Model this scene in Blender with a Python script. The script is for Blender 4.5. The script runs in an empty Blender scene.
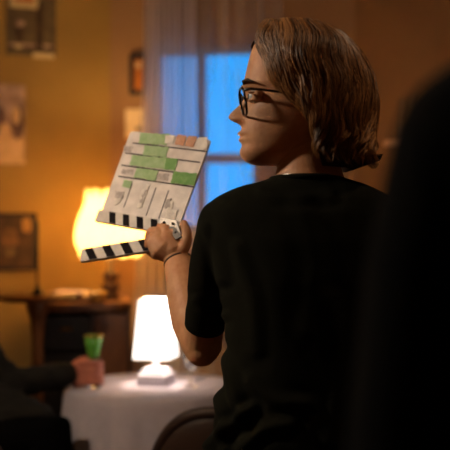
import bpy, bmesh, math, random
import numpy as np
from mathutils import Vector, Matrix, noise

random.seed(7)
RNG = np.random.default_rng(7)
SC = bpy.context.scene
COL = SC.collection

# ------------------------------------------------------------------ camera
FPX, CAMH = 1015.0, 1.33
cam_d = bpy.data.cameras.new('camera')
cam = bpy.data.objects.new('camera', cam_d)
COL.objects.link(cam)
cam.location = (0, 0, CAMH)
cam.rotation_euler = (math.radians(90), 0, 0)
cam_d.sensor_width = 36
cam_d.lens = 36 * FPX / 450
cam_d.clip_start = 0.02
cam_d.dof.use_dof = True
cam_d.dof.focus_distance = 1.86
cam_d.dof.aperture_fstop = 3.3
SC.camera = cam

# ------------------------------------------------------------------ world: blue dusk outside the window
world = bpy.data.worlds.new('World')
SC.world = world
world.use_nodes = True
wb = world.node_tree.nodes['Background']
wb.inputs['Color'].default_value = (0.004, 0.38, 1.0, 1)
wb.inputs['Strength'].default_value = 1.5

# ------------------------------------------------------------------ view
SC.view_settings.view_transform = 'Standard'
SC.view_settings.look = 'None'
SC.view_settings.exposure = 0.0
SC.view_settings.gamma = 1.0
SC.view_settings.use_curve_mapping = False
SC.cycles.use_denoising = True
SC.cycles.max_bounces = 8

# lamp powers and colours (used by the lamp builders further down)
PENDANT_W, PENDANT_C = 48.0, (1.0, 0.86, 0.68)
FILL_W, FILL_C = 13.0, (1.0, 0.74, 0.48)  # added fill on the ceiling, out of view
YELLOW_W, YELLOW_C = 22.0, (1.0, 0.65, 0.24)
YELLOW_SHADE_E = 1.3
WHITE_W, WHITE_C = 8.0, (1.0, 0.93, 0.87)
WHITE_SHADE_E = 2.2


# ------------------------------------------------------------------ helpers
def W(px, py, Y):
    """photo pixel at distance Y in front of the camera -> a point of the room"""
    return np.array([(px - 225.0) / FPX * Y, Y, CAMH - (py - 225.0) / FPX * Y])


def lin(c):
    return tuple(((v / 255) / 12.92 if v / 255 <= 0.04045 else ((v / 255 + 0.055) / 1.055) ** 2.4) for v in c)


MATS = {}


def mat(name, rgb, rough=0.6, var=0.0, vscale=12.0, bump=0.0, bscale=60.0, metal=0.0, spec=0.4, rgb2=None,
        sheen=0.0, sss=0.0, stretch=None, emit=0.0, emit_c=None, alpha=1.0, trans=0.0):
    if name in MATS:
        return MATS[name]
    m = bpy.data.materials.new(name)
    m.use_nodes = True
    nt = m.node_tree
    b = nt.nodes['Principled BSDF']
    c = lin(rgb)
    b.inputs['Base Color'].default_value = (*c, 1)
    b.inputs['Roughness'].default_value = rough
    b.inputs['Metallic'].default_value = metal
    b.inputs['Specular IOR Level'].default_value = spec
    b.inputs['Sheen Weight'].default_value = sheen
    b.inputs['Alpha'].default_value = alpha
    b.inputs['Transmission Weight'].default_value = trans
    if sss:
        b.inputs['Subsurface Weight'].default_value = sss
        b.inputs['Subsurface Radius'].default_value = (0.01, 0.004, 0.002)
        b.inputs['Subsurface Scale'].default_value = 0.6
    if emit:
        b.inputs['Emission Color'].default_value = (*(emit_c or c), 1)
        b.inputs['Emission Strength'].default_value = emit
    tc = nt.nodes.new('ShaderNodeTexCoord')
    vec = tc.outputs['Object']
    if stretch:
        mp = nt.nodes.new('ShaderNodeMapping')
        mp.inputs['Scale'].default_value = stretch
        nt.links.new(vec, mp.inputs['Vector'])
        vec = mp.outputs['Vector']
    if var or rgb2:
        n = nt.nodes.new('ShaderNodeTexNoise')
        n.inputs['Scale'].default_value = vscale
        n.inputs['Detail'].default_value = 5
        nt.links.new(vec, n.inputs['Vector'])
        r = nt.nodes.new('ShaderNodeValToRGB')
        c2 = lin(rgb2) if rgb2 else tuple(min(1, v * (1 + var)) for v in c)
        c1 = c if rgb2 else tuple(v * (1 - var) for v in c)
        r.color_ramp.elements[0].position = 0.32
        r.color_ramp.elements[1].position = 0.68
        r.color_ramp.elements[0].color = (*c1, 1)
        r.color_ramp.elements[1].color = (*c2, 1)
        nt.links.new(n.outputs['Fac'], r.inputs['Fac'])
        nt.links.new(r.outputs['Color'], b.inputs['Base Color'])
    if bump:
        n2 = nt.nodes.new('ShaderNodeTexNoise')
        n2.inputs['Scale'].default_value = bscale
        n2.inputs['Detail'].default_value = 4
        nt.links.new(vec, n2.inputs['Vector'])
        bp = nt.nodes.new('ShaderNodeBump')
        bp.inputs['Strength'].default_value = bump
        bp.inputs['Distance'].default_value = 0.004
        nt.links.new(n2.outputs['Fac'], bp.inputs['Height'])
        nt.links.new(bp.outputs['Normal'], b.inputs['Normal'])
    MATS[name] = m
    return m


def wall_mat(name, c1, c2):
    return mat(name, c1, rough=0.85, rgb2=c2, vscale=2.2, bump=0.25, bscale=45, spec=0.2)


def sheer_mat(name, rgb, see):
    """thin voile: part open weave, part cloth that lets light through"""
    m = bpy.data.materials.new(name)
    m.use_nodes = True
    nt = m.node_tree
    for n in list(nt.nodes):
        nt.nodes.remove(n)
    out = nt.nodes.new('ShaderNodeOutputMaterial')
    tr = nt.nodes.new('ShaderNodeBsdfTransparent')
    df = nt.nodes.new('ShaderNodeBsdfDiffuse')
    tl = nt.nodes.new('ShaderNodeBsdfTranslucent')
    c = (*lin(rgb), 1)
    df.inputs['Color'].default_value = c
    tl.inputs['Color'].default_value = c
    a = nt.nodes.new('ShaderNodeMixShader')
    a.inputs[0].default_value = 0.35
    nt.links.new(df.outputs[0], a.inputs[1])
    nt.links.new(tl.outputs[0], a.inputs[2])
    b = nt.nodes.new('ShaderNodeMixShader')
    tc = nt.nodes.new('ShaderNodeTexCoord')
    mp = nt.nodes.new('ShaderNodeMapping')
    mp.inputs['Scale'].default_value = (14, 14, 1.2)
    nz = nt.nodes.new('ShaderNodeTexNoise')
    nz.inputs['Scale'].default_value = 1.5
    rg = nt.nodes.new('ShaderNodeMapRange')
    rg.inputs['From Min'].default_value = 0.3
    rg.inputs['From Max'].default_value = 0.7
    rg.inputs['To Min'].default_value = 1 - see - 0.08
    rg.inputs['To Max'].default_value = 1 - see + 0.08
    nt.links.new(tc.outputs['Object'], mp.inputs['Vector'])
    nt.links.new(mp.outputs['Vector'], nz.inputs['Vector'])
    nt.links.new(nz.outputs['Fac'], rg.inputs['Value'])
    nt.links.new(rg.outputs['Result'], b.inputs[0])
    nt.links.new(tr.outputs[0], b.inputs[1])
    nt.links.new(a.outputs[0], b.inputs[2])
    nt.links.new(b.outputs[0], out.inputs['Surface'])
    return m


def pane_mat(name, gloss=0.05, rough=0.05, tint=(0.94, 0.97, 1)):
    m = bpy.data.materials.new(name)
    m.use_nodes = True
    nt = m.node_tree
    for n in list(nt.nodes):
        nt.nodes.remove(n)
    out = nt.nodes.new('ShaderNodeOutputMaterial')
    tr = nt.nodes.new('ShaderNodeBsdfTransparent')
    tr.inputs['Color'].default_value = (*tint, 1)
    gl = nt.nodes.new('ShaderNodeBsdfGlossy')
    gl.inputs['Roughness'].default_value = rough
    mx = nt.nodes.new('ShaderNodeMixShader')
    mx.inputs[0].default_value = gloss
    nt.links.new(tr.outputs[0], mx.inputs[1])
    nt.links.new(gl.outputs[0], mx.inputs[2])
    nt.links.new(mx.outputs[0], out.inputs['Surface'])
    return m


class MB:
    """collects shapes that become one mesh"""

    def __init__(self):
        self.v, self.f = [], []

    def add(self, v, f):
        o = len(self.v)
        self.v.extend([tuple(map(float, p)) for p in v])
        self.f.extend([tuple(int(i) + o for i in q) for q in f])
        return self

    def box(self, c, s, rz=0.0, taper=1.0):
        hx, hy, hz = s[0] / 2, s[1] / 2, s[2] / 2
        P = []
        for z in (-1, 1):
            t = taper if z > 0 else 1
            for x, y in ((-1, -1), (1, -1), (1, 1), (-1, 1)):
                X, Y = x * hx * t, y * hy * t
                P.append((c[0] + X * math.cos(rz) - Y * math.sin(rz), c[1] + X * math.sin(rz) + Y * math.cos(rz), c[2] + z * hz))
        return self.add(P, [(3, 2, 1, 0), (4, 5, 6, 7), (0, 1, 5, 4), (1, 2, 6, 5), (2, 3, 7, 6), (3, 0, 4, 7)])

    def prism(self, pts, vec):
        """closed polygon pushed along vec"""
        n = len(pts)
        P = [np.array(p) for p in pts] + [np.array(p) + np.array(vec) for p in pts]
        F = [tuple(range(n))[::-1], tuple(range(n, 2 * n))]
        F += [(i, (i + 1) % n, n + (i + 1) % n, n + i) for i in range(n)]
        return self.add(P, F)

    def rings(self, R, cap=True):
        n = len(R[0])
        P = [p for r in R for p in r]
        F = []
        for i in range(len(R) - 1):
            for j in range(n):
                k = (j + 1) % n
                F.append((i * n + j, i * n + k, (i + 1) * n + k, (i + 1) * n + j))
        if cap:
            c0, c1 = len(P), len(P) + 1
            P = P + [np.mean(R[0], axis=0), np.mean(R[-1], axis=0)]
            b = (len(R) - 1) * n
            for j in range(n):
                k = (j + 1) % n
                F.append((c0, k, j))
                F.append((c1, b + j, b + k))
        return self.add(P, F)

    def lathe(self, prof, c=(0, 0, 0), n=32, fn=None, cap=True):
        R = []
        for r, z in prof:
            ring = []
            for j in range(n):
                a = 2 * math.pi * j / n
                rr, zz = (r, z) if fn is None else fn(r, z, a)
                ring.append((c[0] + rr * math.cos(a), c[1] + rr * math.sin(a), c[2] + zz))
            R.append(np.array(ring))
        return self.rings(R, cap)

    def tube(self, pts, rad, n=12, rnd=True, flat=1.0):
        pts = [np.array(p, float) for p in pts]
        if not hasattr(rad, '__len__'):
            rad = [rad] * len(pts)
        rad = list(rad)
        if rnd:
            d0 = pts[0] - pts[1]
            d0 /= np.linalg.norm(d0) + 1e-9
            d1 = pts[-1] - pts[-2]
            d1 /= np.linalg.norm(d1) + 1e-9
            a, b = [], []
            for t in (0.985, 0.8, 0.45):
                a.append((pts[0] + d0 * rad[0] * t, rad[0] * math.sqrt(1 - t * t)))
                b.append((pts[-1] + d1 * rad[-1] * t, rad[-1] * math.sqrt(1 - t * t)))
            b = b[::-1]
            pts = [p for p, _ in a] + pts + [p for p, _ in b]
            rad = [r for _, r in a] + rad + [r for _, r in b]
        T = []
        for i in range(len(pts)):
            d = pts[min(i + 1, len(pts) - 1)] - pts[max(i - 1, 0)]
            T.append(d / (np.linalg.norm(d) + 1e-9))
        up = np.array([0, 0, 1.0]) if abs(T[0][2]) < 0.9 else np.array([1.0, 0, 0])
        u = np.cross(T[0], up)
        u /= np.linalg.norm(u)
        R = []
        for i in range(len(pts)):
            u = u - T[i] * np.dot(u, T[i])
            u /= np.linalg.norm(u) + 1e-9
            w = np.cross(T[i], u)
            R.append(np.array([pts[i] + rad[i] * (math.cos(2 * math.pi * j / n) * u + flat * math.sin(2 * math.pi * j / n) * w) for j in range(n)]))
        return self.rings(R)

    def ball(self, c, r, n=16, m=10):
        rx, ry, rz = r if hasattr(r, '__len__') else (r, r, r)
        R = []
        for i in range(1, m):
            t = math.pi * i / m
            R.append(np.array([(c[0] + rx * math.sin(t) * math.cos(2 * math.pi * j / n), c[1] + ry * math.sin(t) * math.sin(2 * math.pi * j / n), c[2] - rz * math.cos(t)) for j in range(n)]))
        return self.rings(R)

    def mesh(self, name):
        me = bpy.data.meshes.new(name)
        me.from_pydata(self.v, [], self.f)
        me.validate()
        bm = bmesh.new()
        bm.from_mesh(me)
        bmesh.ops.recalc_face_normals(bm, faces=bm.faces)
        bm.to_mesh(me)
        bm.free()
        return me


def wloc(o):
    p = Vector((0, 0, 0))
    while o is not None:
        p = p + o.location
        o = o.parent
    return p


def tag(o, label=None, cat=None, group=None, kind=None):
    for k, v in (('label', label), ('category', cat), ('group', group), ('kind', kind)):
        if v:
            o[k] = v
    return o


def thing(name, label, cat, loc=(0, 0, 0), rz=0.0, group=None, kind=None):
    o = bpy.data.objects.new(name, None)
    o.empty_display_size = 0.05
    COL.objects.link(o)
    o.location = loc
    o.rotation_euler = (0, 0, rz)
    return tag(o, label, cat, group, kind)


def put(shape, name, m, parent=None, smooth=False, bevel=0.0, world=True, loc=None, sub=0):
    """links one mesh object; vertices given in room coordinates are moved to the object's own origin"""
    me = shape.mesh(name) if isinstance(shape, MB) else shape
    me.name = name
    o = bpy.data.objects.new(name, me)
    COL.objects.link(o)
    if parent is not None:
        o.parent = parent
        if world:
            me.transform(Matrix.Translation(-wloc(parent)))
    elif loc is not None:
        me.transform(Matrix.Translation(-Vector(loc)))
        o.location = loc
    me.materials.clear()
    me.materials.append(m)
    if smooth:
        me.polygons.foreach_set('use_smooth', [True] * len(me.polygons))
    if bevel:
        bv = o.modifiers.new('bevel', 'BEVEL')
        bv.width = bevel
        bv.segments = 2
        bv.limit_method = 'ANGLE'
    if sub:
        ss = o.modifiers.new('sub', 'SUBSURF')
        ss.levels = ss.render_levels = sub
    return o


def fuse(mb, voxel, it=6, fac=0.5, name='fused'):
    """one continuous skin over overlapping shapes"""
    me = mb.mesh(name)
    o = bpy.data.objects.new(name, me)
    COL.objects.link(o)
    r = o.modifiers.new('r', 'REMESH')
    r.mode = 'VOXEL'
    r.voxel_size = voxel
    s = o.modifiers.new('s', 'SMOOTH')
    s.iterations = it
    s.factor = fac
    dg = bpy.context.evaluated_depsgraph_get()
    res = bpy.data.meshes.new_from_object(o.evaluated_get(dg))
    bpy.data.objects.remove(o)
    bpy.data.meshes.remove(me)
    return res


def vget(me):
    a = np.empty(len(me.vertices) * 3, np.float32)
    me.vertices.foreach_get('co', a)
    return a.reshape(-1, 3)


def nget(me):
    a = np.empty(len(me.vertices) * 3, np.float32)
    me.vertices.foreach_get('normal', a)
    return a.reshape(-1, 3)


def vset(me, a):
    me.vertices.foreach_set('co', np.ascontiguousarray(a, np.float32).ravel())
    me.update()


def cut(me, co, no, near, rad):
    """opens a garment: removes what lies beyond the plane within rad of a point"""
    bm = bmesh.new()
    bm.from_mesh(me)
    co, no, near = Vector(co), Vector(no).normalized(), Vector(near)
    fs = [f for f in bm.faces if (f.calc_center_median() - near).length < rad]
    ge = set(fs)
    for f in fs:
        ge.update(f.edges)
        ge.update(f.verts)
    bmesh.ops.bisect_plane(bm, geom=list(ge), plane_co=co, plane_no=no)
    dele = [v for v in bm.verts if (v.co - near).length < rad and (v.co - co).dot(no) > 1e-5]
    bmesh.ops.delete(bm, geom=dele, context='VERTS')
    bm.to_mesh(me)
    bm.free()
    return me


def copy_tree(o, parent=None):
    c = o.copy()
    COL.objects.link(c)
    c.parent = parent
    for ch in [x for x in bpy.data.objects if x.parent == o]:
        copy_tree(ch, c)
    return c


def smooth_line(P, n):
    """resamples a polyline as a Catmull-Rom curve"""
    P = np.array(P, float)
    Q = np.vstack([2 * P[0] - P[1], P, 2 * P[-1] - P[-2]])
    t = np.linspace(0, len(P) - 1 - 1e-6, n)
    i = t.astype(int)
    f = (t - i)[:, None]
    a, b, c, d = Q[i], Q[i + 1], Q[i + 2], Q[i + 3]
    return 0.5 * (2 * b + (c - a) * f + (2 * a - 5 * b + 4 * c - d) * f ** 2 + (3 * b - a - 3 * c + d) * f ** 3)


# ------------------------------------------------------------------ materials
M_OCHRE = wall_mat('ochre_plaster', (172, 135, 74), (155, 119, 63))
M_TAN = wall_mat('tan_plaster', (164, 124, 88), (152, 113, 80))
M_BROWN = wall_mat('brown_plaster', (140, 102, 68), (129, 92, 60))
M_CEIL = wall_mat('ceiling_paint', (190, 170, 140), (180, 160, 130))
M_FLOOR = mat('floor_boards', (86, 56, 34), rough=0.5, rgb2=(64, 40, 24), vscale=6, stretch=(1, 12, 1), bump=0.2)
M_OAK = mat('dark_wood', (74, 40, 20), rough=0.42, rgb2=(50, 26, 13), vscale=5, stretch=(3, 3, 24), bump=0.12, bscale=30)
M_OAK2 = mat('mid_wood', (128, 76, 34), rough=0.4, rgb2=(98, 56, 24), vscale=5, stretch=(10, 10, 1.5), bump=0.1, bscale=30)
M_BLACKWOOD = mat('black_stained_wood', (30, 17, 10), rough=0.5, rgb2=(20, 11, 7), vscale=6, stretch=(3, 3, 20))
M_BRASS = mat('aged_brass', (150, 108, 48), rough=0.35, metal=1.0, var=0.15, vscale=30)
M_DARKMETAL = mat('dark_metal', (34, 30, 28), rough=0.4, metal=0.8, var=0.1)
M_WHITEPAINT = mat('white_window_paint', (150, 146, 150), rough=0.5, var=0.05, bump=0.05)
M_CLOTH = mat('table_linen', (180, 167, 174), rough=0.9, var=0.04, vscale=40, bump=0.3, bscale=300, spec=0.1, sheen=0.2)
M_SKIN = mat('skin', (204, 150, 110), rough=0.55, rgb2=(188, 128, 90), vscale=45, bump=0.12, bscale=420, spec=0.35, sss=0.12)
M_SKIN2 = mat('skin_ruddy', (188, 116, 92), rough=0.55, rgb2=(166, 92, 72), vscale=40, bump=0.1, bscale=300, spec=0.35, sss=0.1)
M_TEE = mat('black_jersey', (23, 22, 15), rough=0.95, var=0.12, vscale=120, bump=0.25, bscale=700, spec=0.06)
M_BLACK = mat('black_wool', (7, 6, 6), rough=1.0, var=0.1, vscale=60, bump=0.2, bscale=400, spec=0.03)
M_COAT = mat('black_wool_coat', (8, 7, 6), rough=1.0, var=0.1, vscale=60, bump=0.2, bscale=400, spec=0.03, sheen=0.03)
M_JACKET = mat('charcoal_jacket', (32, 27, 21), rough=0.85, rgb2=(24, 20, 16), vscale=18, bump=0.3, bscale=200, spec=0.2)
M_DENIM = mat('dark_trousers', (22, 22, 26), rough=0.9, var=0.1, vscale=200, bump=0.2, bscale=600, spec=0.15)
M_SHOE = mat('black_leather', (20, 18, 17), rough=0.4, var=0.1)
M_HAIR = mat('brown_hair', (104, 64, 34), rough=0.42, rgb2=(62, 36, 18), vscale=60, stretch=(1, 1, 0.35), spec=0.5)
_nt = M_HAIR.node_tree
_at = _nt.nodes.new('ShaderNodeAttribute')
_at.attribute_name = 'tone'
_rp = _nt.nodes.new('ShaderNodeValToRGB')
_rp.color_ramp.elements[0].color = (*lin((74, 44, 22)), 1)
_rp.color_ramp.elements[1].color = (*lin((186, 128, 74)), 1)
_nt.links.new(_at.outputs['Fac'], _rp.inputs['Fac'])
_nt.links.new(_rp.outputs['Color'], _nt.nodes['Principled BSDF'].inputs['Base Color'])
M_HAIRBASE = mat('brown_hair_under', (58, 34, 18), rough=0.7, rgb2=(40, 24, 13), vscale=60, spec=0.2)
M_HAIR2 = mat('dark_hair', (38, 26, 18), rough=0.5, var=0.2, vscale=60)
M_FRAME = mat('tortoise_acetate', (24, 16, 12), rough=0.25, rgb2=(40, 24, 14), vscale=90)
M_EYE = mat('eye_white', (205, 195, 185), rough=0.2, var=0.02)
M_IRIS = mat('iris', (50, 38, 26), rough=0.2, var=0.1, vscale=300)
M_SILVER = mat('silver', (200, 195, 188), rough=0.25, metal=1.0, var=0.05)
M_CORD = mat('dark_cord', (42, 26, 18), rough=0.8, var=0.2, vscale=300)
M_GLASS = pane_mat('clear_glass')
M_PANE = pane_mat('window_glass', 0.015, 0.35)
M_TUMBLER = pane_mat('tumbler_glass', 0.16, 0.12, (0.95, 0.97, 1.0))
M_CLAP = mat('worn_white_board', (220, 204, 194), rough=0.45, rgb2=(186, 168, 160), vscale=26, bump=0.15, bscale=80)
M_CLAP2 = mat('stick_white_paint', (212, 198, 186), rough=0.5, rgb2=(186, 170, 160), vscale=40, bump=0.1)
M_CLAPB = mat('stick_black_paint', (26, 22, 25), rough=0.9, rgb2=(40, 35, 36), vscale=60, spec=0.05)
M_INK = mat('board_line_ink', (48, 38, 38), rough=0.8, spec=0.1, rgb2=(76, 64, 62), vscale=90)
M_TAPEG = mat('green_cloth_tape', (150, 178, 126), rough=0.8, rgb2=(172, 192, 148), vscale=70, bump=0.4, bscale=260)
M_TAPEG2 = mat('deep_green_cloth_tape', (108, 154, 82), rough=0.8, rgb2=(132, 168, 104), vscale=70, bump=0.4, bscale=260)
M_TAPEO = mat('orange_cloth_tape', (196, 136, 104), rough=0.8, rgb2=(212, 160, 130), vscale=60, bump=0.4, bscale=260)
M_TAPEW = mat('white_scrap_tape', (226, 214, 202), rough=0.5, rgb2=(204, 190, 180), vscale=80, bump=0.3, bscale=200)
M_SMUDGE = mat('marker_smudge', (150, 136, 130), rough=0.6, rgb2=(186, 170, 162), vscale=120)

# ------------------------------------------------------------------ the room shell
CEIL = 2.75
A = np.array([-0.5665, 5.0])                                   # corner between the ochre wall and the window wall
dL = np.array([-math.cos(math.radians(18)), -math.sin(math.radians(18))])
dB = np.array([math.cos(math.radians(10)), -math.sin(math.radians(10))])
B = A + dB * 1.198
dR = np.array([math.cos(math.radians(50)), -math.sin(math.radians(50))])
LEND = A + dL * 2.9
REND = B + dR * 4.2
BL2 = np.array([LEND[0], -2.2])
BR2 = np.array([REND[0], -2.2])
TH = 0.14


def wall(name, p, q, m, holes=()):
    """upright slab from p to q in plan, thickness outwards; holes = (t0,t1,z0,z1) along it"""
    d = (q - p)
    L = np.linalg.norm(d)
    d = d / L
    n = np.array([-d[1], d[0]])                                 # outwards (plan runs clockwise seen from above)
    mb = MB()

    def blk(t0, t1, z0, z1):
        a, b = p + d * t0, p + d * t1
        mb.prism([(a[0], a[1], z0), (b[0], b[1], z0), (b[0], b[1], z1), (a[0], a[1], z1)], (n[0] * TH, n[1] * TH, 0))
    if not holes:
        blk(0, L, 0, CEIL)
    for t0, t1, z0, z1 in holes:
        blk(0, t0, 0, CEIL)
        blk(t1, L, 0, CEIL)
        blk(t0, t1, 0, z0)
        blk(t0, t1, z1, CEIL)
    return tag(put(mb, name, m), None, None, None, 'structure')


WT0, WT1, WZ0, WZ1 = 0.215, 0.735, 1.30, 2.195
wall('wall_left', LEND, A, M_OCHRE)
wall('wall_back', A, B, M_TAN, [(WT0, WT1, WZ0, WZ1)])
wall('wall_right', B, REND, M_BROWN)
wall('wall_side_right', REND, BR2, M_BROWN)
wall('wall_front', BR2, BL2, M_TAN)
wall('wall_side_left', BL2, LEND, M_OCHRE)
poly = [LEND, A, B, REND, BR2, BL2]
fl = MB().prism([(p[0], p[1], -0.08) for p in poly], (0, 0, 0.08))
tag(put(fl, 'floor', M_FLOOR), kind='structure')
ce = MB().prism([(p[0], p[1], CEIL) for p in poly], (0, 0, 0.08))
tag(put(ce, 'ceiling', M_CEIL), kind='structure')
for nm, p, q in (('baseboard_left', LEND, A), ('baseboard_back', A, B), ('baseboard_right', B, REND)):
    d = (q - p) / np.linalg.norm(q - p)
    n = np.array([d[1], -d[0]])
    a, b = p + d * 0.02 + n * 0.001, q - d * 0.02 + n * 0.001
    bb = MB().prism([(a[0], a[1], 0), (b[0], b[1], 0), (b[0], b[1], 0.11), (a[0], a[1], 0.11)], (n[0] * 0.016, n[1] * 0.016, 0))
    tag(put(bb, nm, M_OAK), kind='structure')


def onB(t, z, off):
    """point on the window wall: t along it, off metres into the room"""
    p = A + dB * t + np.array([dB[1], -dB[0]]) * off
    return np.array([p[0], p[1], z])


def onL(t, z, off):
    p = A + dL * t + np.array([-dL[1], dL[0]]) * off
    return np.array([p[0], p[1], z])


def onR(t, z, off):
    p = B + dR * t + np.array([dR[1], -dR[0]]) * off
    return np.array([p[0], p[1], z])


def slab(on, t0, t1, z0, z1, o0, o1, mb=None):
    mb = mb or MB()
    P = [on(t0, z0, o0), on(t1, z0, o0), on(t1, z1, o0), on(t0, z1, o0)]
    return mb.prism(P, on(t0, z0, o1) - on(t0, z0, o0))


# window: frame, one mullion, one transom, four panes
win = thing('window_1', 'white casement window glowing dusk blue behind sheer curtains', 'window', tuple(onB((WT0 + WT1) / 2, WZ0, 0)), kind='structure')
fr = MB()
slab(onB, WT0, WT0 + 0.028, WZ0, WZ1, -0.11, -0.03, fr)
slab(onB, WT1 - 0.028, WT1, WZ0, WZ1, -0.11, -0.03, fr)
slab(onB, WT0 + 0.028, WT1 - 0.028, WZ0, WZ0 + 0.03, -0.11, -0.03, fr)
slab(onB, WT0 + 0.028, WT1 - 0.028, WZ1 - 0.03, WZ1, -0.11, -0.03, fr)
put(fr, 'window_frame', M_WHITEPAINT, win)
put(slab(onB, 0.427, 0.467, WZ0 + 0.03, WZ1 - 0.03, -0.10, -0.035), 'mullion', M_WHITEPAINT, win)
put(slab(onB, WT0 + 0.028, 0.427, 1.632, 1.678, -0.10, -0.035), 'transom', M_WHITEPAINT, win)
put(slab(onB, 0.467, WT1 - 0.028, 1.632, 1.678, -0.10, -0.035), 'transom', M_WHITEPAINT, win)
put(slab(onB, WT0 - 0.03, WT1 + 0.03, WZ0 - 0.03, WZ0, -0.10, 0.03), 'window_sill', M_WHITEPAINT, win)
for t0, t1 in ((WT0 + 0.028, 0.427), (0.467, WT1 - 0.028)):
    for z0, z1 in ((WZ0 + 0.03, 1.632), (1.678, WZ1 - 0.03)):
        put(slab(onB, t0, t1, z0, z1, -0.072, -0.068), 'pane', M_PANE, win)


def curtain(name, t0, t1, m, label, amp, waves, seed, off):
    nu, nv = 140, 26
    ph = random.Random(seed)
    k = [ph.uniform(0, 6.28) for _ in range(4)]
    P, F = [], []
    for i in range(nv):
        z = 0.03 + (2.52 - 0.03) * i / (nv - 1)
        for j in range(nu):
            u = j / (nu - 1)
            g = 0.75 + 0.25 * math.sin(2.1 * z + k[3])
            w = amp * g * (math.sin(2 * math.pi * waves * u + k[0] + 0.5 * math.sin(1.3 * z + k[1])) + 0.45 * math.sin(2 * math.pi * waves * 2.3 * u + k[1] + 0.8 * z) + 0.3 * math.sin(2 * math.pi * waves * 0.6 * u + k[2]))
            tt = t0 - (0.036 * max(0.0, (2.1 - z) / 1.0) * (1 - u) if t0 < 0.3 else 0.0) + (t1 - t0) * u + 0.006 * math.sin(2 * z + 5 * u + k[2])
            P.append(onB(tt, z, off + w))
    for i in range(nv - 1):
        for j in range(nu - 1):
            F.append((i * nu + j, i * nu + j + 1, (i + 1) * nu + j + 1, (i + 1) * nu + j))
    base = onB((t0 + t1) / 2, 0.03, off)
    o = put(MB().add(P, F), name, m, None, True, loc=tuple(base))
    return tag(o, label, 'curtain', 'sheer curtains at the window')


M_SHEERA = sheer_mat('sheer_voile_gathered', (206, 194, 200), 0.25)
M_SHEERB = sheer_mat('sheer_voile_flat', (190, 174, 178), 0.62)
curtain('sheer_curtain', 0.195, 0.452, M_SHEERA, 'gathered pale sheer curtain hanging over the left half of the window', 0.013, 7.0, 3, 0.085)
curtain('sheer_curtain', 0.445, 0.868, M_SHEERB, 'thin sheer curtain over the bright right half of the window, behind the profile', 0.012, 5.0, 11, 0.075)
rod = thing('curtain_rod', 'brass curtain rod above the blue window', 'curtain rod', tuple(onB(0.52, 2.52, 0.085)))
put(MB().tube([onB(0.12, 2.53, 0.082), onB(0.93, 2.53, 0.082)], 0.009), 'rod', M_BRASS, rod, True)
for t in (0.12, 0.93):
    put(MB().ball(onB(t, 2.53, 0.082), 0.02), 'finial', M_BRASS, rod, True)
    tt = t + (0.02 if t < 0.5 else -0.02)
    put(MB().tube([onB(tt, 2.53, 0.082), onB(tt, 2.53, 0.0)], 0.006), 'bracket', M_BRASS, rod, True)

# ------------------------------------------------------------------ pictures and cards on the walls


def ray_on_L(px, py, off):
    """where the sight line of a photo pixel meets the ochre wall -> (t, z)"""
    sx = (px - 225) / FPX
    n = np.array([-dL[1], dL[0]])
    q = A + n * off
    # q + dL t = Y*(sx,1)
    t = (sx * q[1] - q[0]) / (dL[0] - sx * dL[1])
    Y = q[1] + dL[1] * t
    return t, CAMH - (py - 225) / FPX * Y


def flatL(px0, py0, px1, py1, o0, o1):
    t0, za = ray_on_L(px0, (py0 + py1) / 2, o0)
    t1, zb = ray_on_L(px1, (py0 + py1) / 2, o0)
    _, z1 = ray_on_L((px0 + px1) / 2, py0, o0)
    _, z0 = ray_on_L((px0 + px1) / 2, py1, o0)
    return slab(onL, t1, t0, z0, z1, o0, o1)


def blobL(px, py, rx, ry, off, n=14, seed=0):
    t, z = ray_on_L(px, py, off)
    k = 5.0 / FPX
    r = random.Random(seed)
    P = []
    for i in range(n):
        a = 2 * math.pi * i / n
        q = 0.85 + 0.3 * r.random()
        P.append(onL(t - rx * k * q * math.cos(a), z + ry * k * q * math.sin(a), off))
    return MB().prism(P, onL(t, z, off + 0.0004) - onL(t, z, off))


def pm(name, rgb, rgb2=None, sc=18):
    return mat('print_' + name, rgb, rough=0.7, rgb2=rgb2, vscale=sc, var=0.1)


P_DARK = pm('dark', (58, 38, 24), (82, 56, 34))
P_OLIVE = pm('olive', (112, 92, 62), (84, 66, 46))
P_CREAM = pm('cream', (214, 186, 142), (196, 168, 124))
P_PINK = pm('pink', (204, 168, 148), (132, 100, 88))
P_MAUVE = pm('mauve', (84, 60, 52), (128, 96, 84))
P_FLESH = pm('flesh', (228, 188, 142), (206, 164, 120))
P_ORANGE = pm('orange', (190, 110, 34), (168, 92, 28))

# upper poster
po = thing('film_poster', 'olive poster with two dark figures high on the ochre wall', 'poster', tuple(onL(*ray_on_L(30, 56, 0.002), 0.002)))
put(flatL(6, -30, 56, 56, 0.002, 0.006), 'sheet', P_OLIVE, po)
put(blobL(19, 33, 5, 9, 0.0065, seed=1), 'printed_figure', P_DARK, po)
put(blobL(20, 23, 4, 4, 0.0070, seed=2), 'printed_head', P_PINK, po)
put(flatL(36, 2, 43, 51, 0.0065, 0.0069), 'printed_figure', P_DARK, po)
put(flatL(8, 44, 54, 46.5, 0.0062, 0.0064), 'printed_band', P_PINK, po)
put(flatL(8, 48, 54, 50.5, 0.0062, 0.0064), 'printed_band', P_DARK, po)
put(flatL(33, 53, 54, 58.5, 0.0066, 0.0070), 'printed_caption', P_CREAM, po)
put(flatL(15, 44.5, 22, 48, 0.0066, 0.0070), 'printed_caption', P_CREAM, po)
pc = thing('postcard', 'cream-bordered orange postcard pinned over the top of the olive poster', 'postcard', tuple(onL(*ray_on_L(24, 9, 0.009), 0.009)))
put(flatL(10, -22, 38, 8, 0.008, 0.010), 'card', P_CREAM, pc)
put(flatL(14, -18, 34, 2, 0.0101, 0.0106), 'printed_picture', P_ORANGE, pc)
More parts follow.
